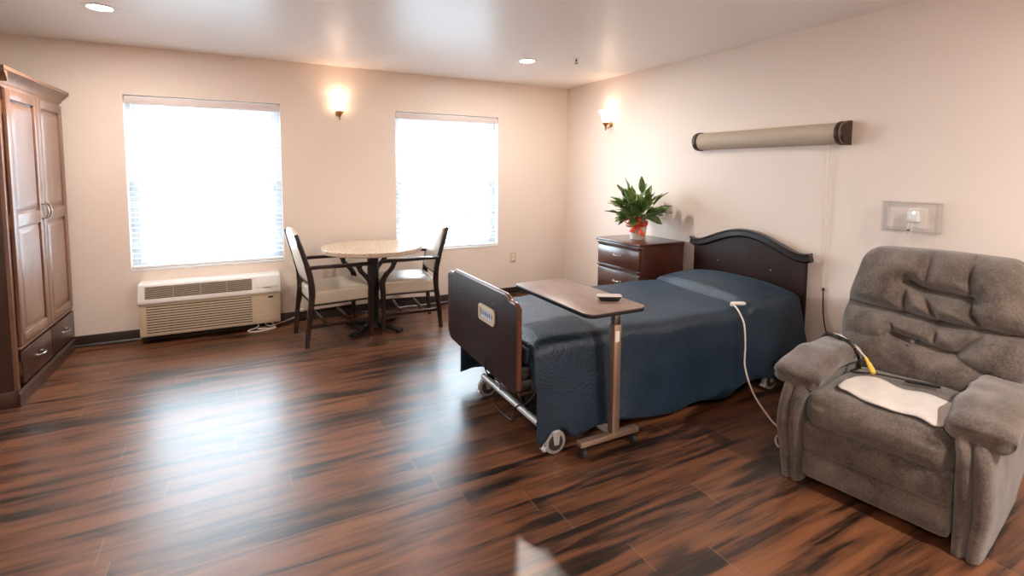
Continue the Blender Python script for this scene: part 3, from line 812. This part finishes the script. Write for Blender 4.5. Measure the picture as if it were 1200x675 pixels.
for x, y in ((1.36, 2.10), (1.335, 2.86), (3.06, 2.10), (3.06, 2.98)): caster(x, y)
def mdisp(p, n, h): return Vector()
B().rbox((2.285, byc, .510), (2.15, .90, .105), .035, 10).build('mattress', M['mattress'], bed, world=True)

# bedspread: lies over the bed, hangs at both sides and is tucked short at the foot
def spread_mesh():
    bm = bmesh.new()
    X0, X1, nxs = 1.248, 3.362, 170
    yl, yh = by0 + .025, by1 - .025       # mattress edges
    zt = .578; hem = .075; r = .055
    def topz(x, y):
        z = zt + .006 * math.sin(x * 3.1) * math.cos(y * 4)
        v = (y - byc) / .47
        tt = x - (2.905 + .05 * v)
        pil = (.5 * sstep(-.012, .035, tt) + .5 * sstep(.0, .22, tt)) * (1 - .35 * sstep(3.2, 3.37, x))
        z += .098 * pil * max(0, 1 - abs(v) ** 3.0) ** .7
        # sharp tuck in front of the pillow
        z -= .022 * math.exp(-((tt + .022) / .022) ** 2) * (1 - .7 * min(1, abs(v)))
        z += .012 * noise.noise(Vector((x * 3, y * 3, 1.2)))
        z -= .022 * sstep(1.34, 1.238, x)
        return z
    prof = []     # list of (kind, parameter)
    nd, na, nt = 22, 6, 30
    rows = []
    for i in range(nxs + 1):
        x = X0 + (X1 - X0) * i / nxs
        row = []
        # near side from hem up
        def side(sgn):
            pts = []
            ye = yl if sgn < 0 else yh
            zz = topz(x, ye + (-sgn) * r)
            for k in range(nd + 1):
                u = k / nd               # 0 hem .. 1 top of drop
                drop = 1 - u
                h0 = hem + .022 * math.sin(x * 5.3 + sgn) + .015 * math.sin(x * 11 + 1)
                h0 += (.062 * math.exp(-((x - 1.375) / .065) ** 4) + .008 * sstep(1.3, 1.24, x)) if sgn < 0 else -.02 * sstep(1.36, 1.24, x)
                z = h0 + (zz - r - h0) * u
                wob = (.013 * math.sin(x * 8.5 + sgn * 1.3) + .010 * math.sin(x * 17 + 2)) * drop ** 1.3
                out = .018 + .035 * drop + wob
                flare = .055 * sstep(2.85, 3.33, x) * drop ** .8
                y = ye + sgn * (out + flare + .006 * noise.noise(Vector((x * 4, z * 6, sgn))))
                pts.append((x, y, z))
            for k in range(1, na):
                a = PI / 2 * k / na
                pts.append((x, ye + sgn * .018 - sgn * (r + .018) * (1 - math.cos(a)), zz - r + r * math.sin(a)))
            return pts
        near = side(-1); far = side(1)
        ya, yb = yl + r, yh - r
        mid = [(x, ya + (yb - ya) * k / nt, topz(x, ya + (yb - ya) * k / nt)) for k in range(nt + 1)]
        pts = near + mid + far[::-1]
        rows.append([bm.verts.new(p) for p in pts])
    for i in range(nxs):
        for k in range(len(rows[0]) - 1): bm.faces.new((rows[i][k], rows[i][k + 1], rows[i + 1][k + 1], rows[i + 1][k]))
    # foot flap
    k0, k1 = nd - 8, len(rows[0]) - 1 - (nd - 8)
    prev = rows[0][k0:k1 + 1]
    for s in range(1, 7):
        cur = []
        for j, v in enumerate(rows[0][k0:k1 + 1]):
            c = v.co.copy(); top_z = c.z
            zb = min(.44, c.z)
            z = c.z + (min(.435, c.z - .001) - c.z) * s / 6
            cy = max(yl + .02, min(yh - .02, c.y))
            cur.append(bm.verts.new((X0 - .010 * math.sin(PI / 2 * min(1, s / 2)) + .016 * s / 6, c.y + (cy - c.y) * s / 6, z)))
        for k in range(len(cur) - 1): bm.faces.new((prev[k + 1], prev[k], cur[k], cur[k + 1]))
        prev = cur
    bmesh.ops.recalc_face_normals(bm, faces=bm.faces[:])
    return bm
b = B(); b.bm.free(); b.bm = spread_mesh()
sp = b.build('bedspread', M['spread'], None, 180)
tag(sp, 'dark navy quilted bedspread draped over the bed', 'bedspread')
md = sp.modifiers.new('thickness', 'SOLIDIFY'); md.thickness = .005; md.offset = 1

# call-button clip with its white cord lying on the bed and running to the floor
cc = thing('call_cord', 'white call-button cord clipped to the bedspread and hanging to the floor', 'cord', (2.85, 2.04, .56))
pts = [(2.76, 2.17, .592), (2.735, 2.125, .590), (2.72, 2.085, .565), (2.715, 2.045, .50), (2.70, 2.02, .38), (2.68, 2.00, .25), (2.66, 1.92, .12), (2.64, 1.80, .03), (2.60, 1.70, .008), (2.50, 1.66, .007), (2.44, 1.60, .007), (2.50, 1.56, .007), (2.58, 1.62, .007)]
B().tube(pts, .0055, 10, 8).build('cord', M['cord_white'], cc, world=True)
rz = Matrix.Rotation(math.radians(-28), 4, 'Z')
B().rbox((2.80, 2.16, .598), (.095, .026, .022), .009, 6, None, rz).build('call_button', M['white_plastic'], cc, world=True)
B().cyl((2.745, 2.165, .588), (2.745, 2.165, .608), .010, n=14).build('cord_clip', M['white_plastic'], cc, world=True)

# ------------------------------------------------------------------ overbed table
ot = thing('overbed_table', 'rolling overbed table with taupe laminate top over the bed foot', 'table', (1.62, 2.0, 0))
ox0, ox1, oy0, oy1, oz = 1.385, 1.745, 1.855, 2.605, .780
sl = lambda x, y: 0
ol = [( (ox0 + ox1) / 2 + p, (oy0 + oy1) / 2 + q) for p, q in rrect(ox1 - ox0, oy1 - oy0, .05, 8)]
B().prism(ol, lambda p, q, d: (p, q, d), oz - .004, oz, .0015).build('tabletop', M['obt_top'], ot, world=True)
ol2 = [( (ox0 + ox1) / 2 + p, (oy0 + oy1) / 2 + q) for p, q in rrect(ox1 - ox0 + .002, oy1 - oy0 + .002, .05, 8)]
B().prism(ol2, lambda p, q, d: (p, q, d), oz - .022, oz - .0042, .003).build('edge_trim', M['black'], ot, world=True)
B().box2((1.55, 2.00, oz - .050), (1.72, 2.34, oz - .022), .004).build('support_bracket', M['black_matt'], ot, world=True)
B().box2((1.64, 1.98, .09), (1.685, 2.025, .66), .003).build('outer_column', M['steel_warm'], ot, world=True)
col_ = B().box2((1.645, 1.985, .66), (1.680, 2.020, oz - .05), .002).build('inner_column', M['steel'], ot, world=True)
B().box2((1.645, 1.9775, .575), (1.670, 1.980, .63)).build('sticker', M['white_plastic'], ot, world=True)
B().sweep([(1.72, 1.98, oz - .03), (1.79, 1.95, oz - .035)], .03, .012).build('height_lever', M['black'], ot, world=True)
B().box2((1.44, 1.975, .062), (1.815, 2.015, .090), .003).build('base_bar', M['steel_warm'], ot, world=True)
B().box2((1.64, 2.015, .064), (1.685, 2.62, .088), .003).build('base_spine', M['silver_paint'], ot, world=True)
B().box2((1.44, 2.62, .064), (1.815, 2.655, .088), .003).build('base_bar', M['steel_warm'], ot, world=True)
for x in (1.465, 1.79):
    for y in (1.995, 2.637):
        c = B().box((x, y, .052), (.022, .040, .02), .003).cyl((x, y, .05), (x, y, .066), .007, n=10).build('caster', M['black'], ot, world=True)
        B().cyl((x - .012, y, .025), (x + .012, y, .025), .025, n=20, bev=.003).build('wheel', M['rubber'], c, world=True)
# remote on its black stand
rm = thing('remote_control', 'small remote with pale grey face on the overbed table', 'remote', (1.64, 2.03, oz), math.radians(-118))
b = B()
prof = [(-.045, 0), (.045, 0), (.060, .020), (.060, .024), (-.060, .024), (-.060, .020)]
b.prism(prof, lambda p, q, d: (d, p, q + .0005), -.020, .020, .003)
b.build('body', M['black'], rm)
B().prism(rrect(.052, .125, .010), lambda p, q, d: (p, q, d), .0246, .030, .002).build('faceplate', M['valance'], rm)

# ------------------------------------------------------------------ wall light above the bed
lt = thing('bed_wall_light', 'long beige curved wall light with dark end caps above the headboard', 'wall light', (RX, 2.48, 1.70))
def arc(dep, zc, hh, n=14):
    return [(RX - .001, zc - hh)] + [(RX - .025 - dep * math.cos(a), zc + hh * math.sin(a)) for a in [(-PI / 2 + PI * k / n) for k in range(n + 1)]] + [(RX - .001, zc + hh)]
ly0, ly1, lz = 1.895, 3.125, 1.704
B().prism(arc(.070, lz, .070), lambda p, q, d: (p, d, q), ly0 + .03, ly1 - .02).build('diffuser', M['diffuser'], lt, world=True)
for (a, c) in ((ly0 + .022, ly0 + .048), (ly1 - .045, ly1 - .01)):
    B().prism(arc(.080, lz, .077), lambda p, q, d: (p, d, q), a, c, .002).build('band', M['bronze'], lt, world=True)
B().prism(arc(.071, lz, .071), lambda p, q, d: (p, d, q), ly0 + .008, ly0 + .022).build('spacer', M['diffuser'], lt, world=True)
B().prism(arc(.080, lz, .078), lambda p, q, d: (p, d, q), ly0 - .012, ly0 + .008, .002).build('end_cap', M['bronze'], lt, world=True)
b = B().tube([(RX - .02, 2.010, 1.64), (RX - .012, 2.006, 1.2), (RX - .012, 2.004, .66)], .0022, 6).tube([(RX - .02, 2.035, 1.64), (RX - .012, 2.032, 1.2), (RX - .012, 2.028, .86), (RX - .012, 2.012, .66)], .0014, 6)
b.build('pull_cord', M['cord_white'], lt, world=True)
b = B().lathe([(0, 0), (.008, .002), (.010, .012), (.005, .022), (0, .022)], (RX - .014, 2.004, .645), 12)
b.tube([(RX - .014, 2.004, .648), (RX - .012, 2.000, .52), (RX - .012, 1.985, .42), (RX - .016, 1.965, .36)], .004, 8, 5).build('cord_end', M['black'], lt, world=True)

# ------------------------------------------------------------------ acrylic outlet guard and charger
gd = thing('outlet_guard_box', 'clear acrylic box around the wall outlet above the recliner', 'outlet cover', (RX, 1.50, 1.19))
g = B(); gy0, gy1, gz0, gz1, gd_ = 1.375, 1.640, 1.105, 1.275, .075; q = .004
X = RX - .001
g.box2((X - gd_, gy0, gz1 - q), (X, gy1, gz1)).box2((X - gd_, gy0, gz0), (X, gy1, gz0 + q))
g.box2((X - gd_, gy0, gz0), (X, gy0 + q, gz1)).box2((X - gd_, gy1 - q, gz0), (X, gy1, gz1))
g.build('side_walls', M['acrylic'], gd, world=True)
g = B().box2((X - gd_ - q, gy0 - .008, gz0 - .008), (X - gd_, gy1 + .008, gz0 + .028)).box2((X - gd_ - q, gy0 - .008, gz1 - .028), (X - gd_, gy1 + .008, gz1 + .008))
g.box2((X - gd_ - q, gy0 - .008, gz0 + .028), (X - gd_, gy0 + .024, gz1 - .028)).box2((X - gd_ - q, gy1 - .024, gz0 + .028), (X - gd_, gy1 + .008, gz1 - .028))
g.build('front_flange', M['acrylic'], gd, world=True)
B().cyl((X - gd_ - .006, 1.505, gz0 + .012), (X - gd_ + .01, 1.505, gz0 + .012), .005, n=12).build('latch_screw', M['bronze'], gd, world=True)
outlet((RX, 1.492, 1.185), (-1, 0, 0), 'white double outlet inside the clear acrylic wall box', mat='white_plastic', w=.09, h=.12)
ch = thing('plug_charger', 'white plug-in adapter with blue light inside the acrylic box', 'charger', (RX - .01, 1.498, 1.20))
B().rbox((RX - .0325, 1.498, 1.198), (.048, .058, .075), .012, 6).build('body', M['white_plastic'], ch, world=True)
B().cyl((RX - .0575, 1.490, 1.218), (RX - .0595, 1.490, 1.218), .005, n=12).build('indicator_light', M['led'], ch, world=True)
for k, y in enumerate((1.515, 1.496)):
    B().tube([(RX - .04, y - .008, 1.162), (RX - .05, y, 1.15), (RX - .055, y + .004, 1.10), (RX - .045, y + .012, 1.0), (RX - .03, y + .014, .80), (RX - .03, y + .0, .5)], .003, 8, 6).build('cable', M['cord_white'], ch, world=True)

# ------------------------------------------------------------------ recliner (local: +X into the chair, +Y to its far side)
TH = math.atan2(.157, .987)
rc = thing('recliner', 'brown-grey tufted fabric recliner with padded arms beside the bed', 'recliner', (2.28, 1.095, 0), TH)
F = M['chenille']
def nz3(p, s, a, seed=0): return a * noise.noise(Vector((p.x * s + seed, p.y * s, p.z * s)))
# under-body
B().box2((.05, -.345, .045), (.80, .345, .30), .02).build('base', F, rc)
for (x, y) in ((.12, .28), (.12, -.28), (.72, .28), (.72, -.28)):
    B().cyl((x, y, 0), (x, y, .05), .02, .024, 14).build('foot', M['black'], rc)
# footrest panel, two padded bands
def band(z0, z1, name, dx=0):
    def dsp(p, n, h):
        d = Vector((-.014, 0, 0)) * max(0, -n.x) * max(0, 1 - (p.z / h.z) ** 2) ** .7
        return d + Vector((-1, 0, 0)) * max(0, -n.x) * nz3(p, 9, .006, dx * 50)
    B().rbox((.055 + dx, 0, (z0 + z1) / 2), (.11, .528, z1 - z0), .020, 20, dsp).build(name, F, rc)
band(.045, .178, 'footrest_panel', .004); band(.170, .305, 'footrest_panel', 0)
# seat cushion
def seatd(p, n, h):
    a = max(0, 1 - (p.y / h.y) ** 4); b_ = max(0, 1 - (p.x / h.x) ** 2)
    d = Vector((0, 0, .020 * a * b_ * max(0, n.z)))
    if n.x < -.1: d += Vector((-.020 * a * -n.x * max(0, 1 - (p.z / h.z) ** 2), 0, 0))
    # corner tucks
    for sy in (-1, 1):
        dd = math.hypot((p.y - sy * h.y * .74) * 1.0, (p.z - .5 * h.z) * 2.2)
        d += Vector((.010, 0, -.006)) * math.exp(-(dd / .03) ** 2) * max(0, -n.x + .3)
    return d + Vector((nz3(p, 7, .008, 3) * abs(n.x), 0, nz3(p, 6, .008, 8) * max(0, n.z)))
B().rbox((.30, 0, .365), (.62, .535, .165), .065, 40, seatd).build('seat_cushion', F, rc)
# arms
def arm(s):
    # shaped side slab: outer panel with pleated front post; profile in Y-Z swept along X
    n = 26
    t_ = bmesh.new(); rings = []
    zs = [.004 + (.49 - .004) * k / n for k in range(n + 1)]
    def yout(z): return .358 + .026 * math.sin(PI * min(1, z / .50)) ** 1.5 + .012 * sstep(.40, .52, z)
    def yin(z): return .270 - .020 * sstep(.36, .52, z)
    def xf(z): return -.012 + .012 * sstep(.36, .1, z) - .014 * math.exp(-((z - .30) / .13) ** 2) + .045 * sstep(.40, .52, z)
    for z in zs:
        prof = []
        yo, yi, x0 = yout(z), yin(z), xf(z)
        M_ = 22
        for k in range(M_ + 1):          # across the front: two rounded pleats
            u = k / M_; y = yi + (yo - yi) * u
            pl = abs(math.sin(PI * u * 2)) ** .5 if 0 < u < 1 else 0
            prof.append((x0 + .030 - .030 * pl - .006 * math.sin(PI * u), y))
        xb = .78 - .02 * sstep(.3, .5, z)
        prof += [(x0 + .06, yo + .002), (.2, yo + .004), (.45, yo + .004), (.65, yo + .002), (xb, yo - .015), (xb, yi), (.5, yi), (.2, yi), (x0 + .06, yi)]
        rings.append([t_.verts.new((p, s * q, z)) for p, q in prof])
    m = len(rings[0])
    for i in range(n):
        for k in range(m): t_.faces.new((rings[i][k], rings[i][(k + 1) % m], rings[i + 1][(k + 1) % m], rings[i + 1][k]))
    t_.faces.new(rings[0]); t_.faces.new(rings[-1][::-1])
    bmesh.ops.recalc_face_normals(t_, faces=t_.faces[:])
    a = B().take(t_); ao = a.build('arm', F, rc, 60)
    def pd(p, n, h):
        u = (p.x + h.x) / (2 * h.x)
        d = Vector((0, 0, -.030 * (1 - sstep(0, .38, u)) + .012 * math.sin(PI * u)))
        d += Vector((0, s * .030 * sstep(.15, -.9, p.z / h.z) * 0, 0))
        d += Vector((nz3(p, 9, .012, s * 5) * abs(n.x), nz3(p, 8, .012, s * 2) * abs(n.y), nz3(p, 7, .014, s * 9)))
        if n.x < -.2: d += Vector((.010 * sstep(.012, -.02, p.z), 0, 0))
        if n.x < -.3: d += Vector((.014 * math.exp(-((p.z) / .02) ** 2), 0, 0))
        # piping seam line round the lower edge
        return d
    B().rbox((.285, s * .322, .512), (.59, .205, .105), .048, 26, pd).build('arm_pad', F, ao, 80)
arm(1); arm(-1)
# tufted backrest
GR = [  # polylines (y, z) with depth and width
    ([(.105, .885), (.03, .858), (-.05, .855), (-.147, .844)], .050, .020),
    ([(.36, .742), (.19, .736), (.097, .732), (-.05, .717), (-.205, .718), (-.36, .712)], .042, .019),
    ([(.12, .628), (.056, .612), (-.04, .600), (-.117, .590)], .036, .017),
    ([(.022, 1.06), (.03, .95), (.03, .858)], .020, .014), ([(-.136, 1.06), (-.128, .945), (-.147, .844)], .024, .014),
    ([(.105, .885), (.11, .80), (.097, .732)], .030, .020), ([(.03, .845), (-.01, .77), (-.05, .717)], .024, .013),
    ([(-.147, .844), (-.150, .785), (-.205, .718)], .034, .018),
    ([(.135, .675), (.12, .64), (.056, .612)], .018, .016), ([(-.036, .70), (-.043, .60)], .022, .013), ([(-.205, .70), (-.15, .63), (-.117, .590)], .030, .018),
    ([(-.117, .590), (-.22, .545), (-.35, .50)], .016, .016), ([(.12, .628), (.22, .60), (.36, .60)], .006, .014)]
PIT = [(.105, .885), (-.147, .844), (.03, .858), (-.05, .717), (-.205, .718), (.097, .732), (.056, .612), (-.117, .590), (.02, .618)]
def segd(p, a, b_):
    ax, ay = a; bx, by_ = b_; dx, dy = bx - ax, by_ - ay
    t_ = max(0, min(1, ((p[0] - ax) * dx + (p[1] - ay) * dy) / (dx * dx + dy * dy)))
    return math.hypot(p[0] - ax - dx * t_, p[1] - ay - dy * t_)
BH, BW, BT = .655, .745, .22
bz0 = .385
def backd(p, n, h):
    z = bz0 + (p.z + h.z); y = p.y; front = max(0, -n.x)
    # outline: rounded crown, fuller at arm height
    k = (z - bz0) / (2 * h.z)
    w = 1 - .12 * sstep(.50, 1.0, k) - .16 * sstep(.35, 0, k) + .015 * math.exp(-((z - .65) / .08) ** 2) - .02 * math.exp(-((z - .735) / .03) ** 2)
    d = Vector((0, y * (w - 1), 0))
    d.z += .012 * (1 - (y / h.y) ** 2) * sstep(.8, 1, k)
    yy, zz = y * w, z + d.z
    g = .050 * max(0, 1 - (abs(y) / h.y) ** 3) * math.sin(PI * min(1, max(0, k))) ** .5
    gr = 0
    for pl, dep, wd_ in GR:
        m_ = min(segd((yy, zz), pl[i], pl[i + 1]) for i in range(len(pl) - 1))
        gr = max(gr, 2.1 * dep * (.75 * math.exp(-m_ / wd_) + .40 * math.exp(-(m_ / (wd_ * 2.6)) ** 2)))
    gr += .016 * math.exp(-(((yy + .04) / .15) ** 2 + ((zz - .735) / .12) ** 2))
    pt = 0
    for q in PIT: pt = max(pt, .018 * math.exp(-(math.hypot(yy - q[0], zz - q[1]) / .018) ** 2))
    d.x -= (g - gr - pt + nz3(Vector((0, yy, zz)), 7, .010, 4) + nz3(Vector((0, yy, zz)), 22, .003, 1)) * front
    return d
tilt = math.atan2(.17, .56)
def back_shear():
    t_ = B().rbox((0, 0, 0), (BT, BW, BH), .085, 84, backd)
    for v in t_.bm.verts:
        z = bz0 + v.co.z + BH / 2
        v.co = Vector((.695 + v.co.x + (z - .45) * .29, v.co.y, z))
    return t_
back = back_shear().build('backrest', F, rc, 180)
B().lathe([(0, 0), (.008, .002), (.011, .006), (.008, .009), (0, .010)], (.618, .036, .618), 14, Matrix.Rotation(-PI / 2, 4, 'Y')).build('button', F, back)

# things on the recliner (world coordinates through the chair's frame)
RM = Matrix.Translation((2.28, 1.095, 0)) @ Matrix.Rotation(TH, 4, 'Z')
def RW(x, y, z): return RM @ Vector((x, y, z))
# terry pad over the front of the seat
tb = bmesh.new(); rows = []
NU, NV = 44, 16
# outline given in chair coordinates: long strip with rounded corners
cor = [(.085, .185), (.34, .165), (.295, -.262), (.03, -.225)]     # back-left.. clockwise (x,y)
for i in range(NU + 1):
    u = i / NU
    a = Vector(cor[0]).lerp(Vector(cor[3]), u); c = Vector(cor[1]).lerp(Vector(cor[2]), u)
    e = min(1, min(u, 1 - u) / .10); sh = (1 - math.sqrt(max(0, 1 - (1 - e) ** 2))) * .42
    row_ = []
    for j in range(NV + 1):
        v = j / NV; vv = sh + (1 - 2 * sh) * v
        p = a.lerp(c, vv)
        p = p + Vector((.010 * math.sin(u * 11), 0))
        xx = p.x - .30; 
        z = .365 + .0825 + .020 * max(0, 1 - (p.y / .2675) ** 4) * max(0, 1 - (xx / .31) ** 2) + .008 * noise.noise(Vector((xx * 6 + 8, p.y * 6, .5))) + .012
        z += .004 * math.sin(u * 17 + v * 4)
        if p.x < .065 - .0: z -= (.065 - p.x) ** 2 * 3.5
        row_.append(tb.verts.new(RW(p.x, p.y, z)))
    rows.append(row_)
for i in range(NU):
    for j in range(NV): tb.faces.new((rows[i][j], rows[i][j + 1], rows[i + 1][j + 1], rows[i + 1][j]))
bmesh.ops.recalc_face_normals(tb, faces=tb.faces[:])
b = B(); b.take(tb)
pd_ = b.build('seat_pad', M['pad'], None, 180); tag(pd_, 'white oblong cloth pad lying across the recliner seat', 'pad')
md = pd_.modifiers.new('thickness', 'SOLIDIFY'); md.thickness = .006; md.offset = 1
# yellow-ended white call cord and coiled black cord over the far arm
yc = thing('pendant_call_cord', 'white cord with a yellow grip hanging over the recliner arm by the backrest', 'cord', RW(.45, .30, .62))
p0 = [RW(.60, .41, .55), RW(.56, .355, .582), RW(.51, .30, .590), RW(.465, .235, .575), RW(.41, .165, .545)]
B().tube(p0, .0042, 8, 8).build('cord', M['cord_white'], yc, world=True)
d0 = (RW(.33, .09, .478) - RW(.41, .165, .545)).normalized(); s0 = RW(.41, .165, .545)
B().lathe([(0, -.004), (.006, 0), (.008, .02), (.007, .026), (.011, .04), (.013, .075), (.011, .092), (.0, .100)], s0, 18, d0.to_track_quat('Z', 'Y').to_matrix().to_4x4()).build('yellow_grip', M['yellow'], yc, world=True)
bc = thing('coiled_cord', 'black coiled cord looped over the recliner arm and seat edge', 'cord', RW(.48, .30, .62))
path = catmull([RW(.60, .445, .50), RW(.56, .40, .570), RW(.51, .33, .584), RW(.465, .25, .582), RW(.44, .205, .535), RW(.43, .195, .475)], 60)
hel = []
for i, p in enumerate(path):
    d = (path[min(i + 1, len(path) - 1)] - path[max(0, i - 1)]).normalized(); x = d.orthogonal().normalized(); x = (Vector((0, 0, 1)) - d * d.z).normalized(); y = d.cross(x); a = i * .75
    hel.append(p + (x * math.cos(a) + y * math.sin(a)) * .0075)
B().tube(hel, .0028, 5).build('coil', M['black'], bc, world=True)
B().tube([RW(.43, .195, .475), RW(.40, .215, .468), RW(.36, .20, .472), RW(.39, .12, .482), RW(.41, .02, .486), RW(.42, -.06, .484)], .0035, 6, 6).build('cord_tail', M['black'], bc, world=True)
hc = thing('hand_control', 'slim black recliner hand control between the seat and backrest', 'remote', RW(.42, -.02, .50))
B().rbox(RW(.415, -.06, .488), (.020, .13, .014), .006, 6, None, Matrix.Rotation(TH + .35, 4, 'Z')).build('body', M['black'], hc, world=True)

# ------------------------------------------------------------------ light
w = bpy.data.worlds.new('overcast_daylight'); scene.world = w; w.use_nodes = True
nt = w.node_tree; bg = nt.nodes['Background']
bg.inputs[0].default_value = (.76, .89, 1, 1); bg.inputs[1].default_value = 7
for W in (W1, W2):      # sampling portals in the window openings: guide the sky light, emit nothing
    L = bpy.data.lights.new('window_portal', 'AREA'); L.shape = 'RECTANGLE'; L.size = W[1] - W[0]; L.size_y = W[3] - W[2]
    L.cycles.is_portal = True
    o = bpy.data.objects.new('window_portal', L); COL.objects.link(o)
    o.location = ((W[0] + W[1]) / 2, BY + WT + .01, (W[2] + W[3]) / 2); o.rotation_euler = (-PI / 2, 0, 0)

# ------------------------------------------------------------------ camera
cam = bpy.data.cameras.new('camera'); co = bpy.data.objects.new('camera', cam); COL.objects.link(co)
yaw, pitch, roll = .4852, .0772, .0065
f_, cy_ = 591.5879, 247.2894
fwd = Vector((math.sin(yaw) * math.cos(pitch), math.cos(yaw) * math.cos(pitch), -math.sin(pitch)))
right = Vector((math.cos(yaw), -math.sin(yaw), 0)); up_ = right.cross(fwd)
r2 = right * math.cos(roll) + up_ * math.sin(roll); u2 = -right * math.sin(roll) + up_ * math.cos(roll)
co.matrix_world = Matrix(((r2.x, u2.x, -fwd.x, 0), (r2.y, u2.y, -fwd.y, 0), (r2.z, u2.z, -fwd.z, 1.438), (0, 0, 0, 1)))
cam.sensor_width = 36; cam.lens = 36 * f_ / 1200; cam.shift_y = -(337.5 - cy_) / 1200; cam.clip_start = .02
scene.camera = co

vs = scene.view_settings
vs.view_transform = 'Standard'; vs.look = 'None'; vs.exposure = 1.7; vs.gamma = 1; vs.use_curve_mapping = False
scene.cycles.use_denoising = True
scene.cycles.max_bounces = 10; scene.cycles.diffuse_bounces = 6; scene.cycles.transparent_max_bounces = 16
scene.cycles.sample_clamp_indirect = 8
scene.cycles.caustics_reflective = False; scene.cycles.caustics_refractive = False
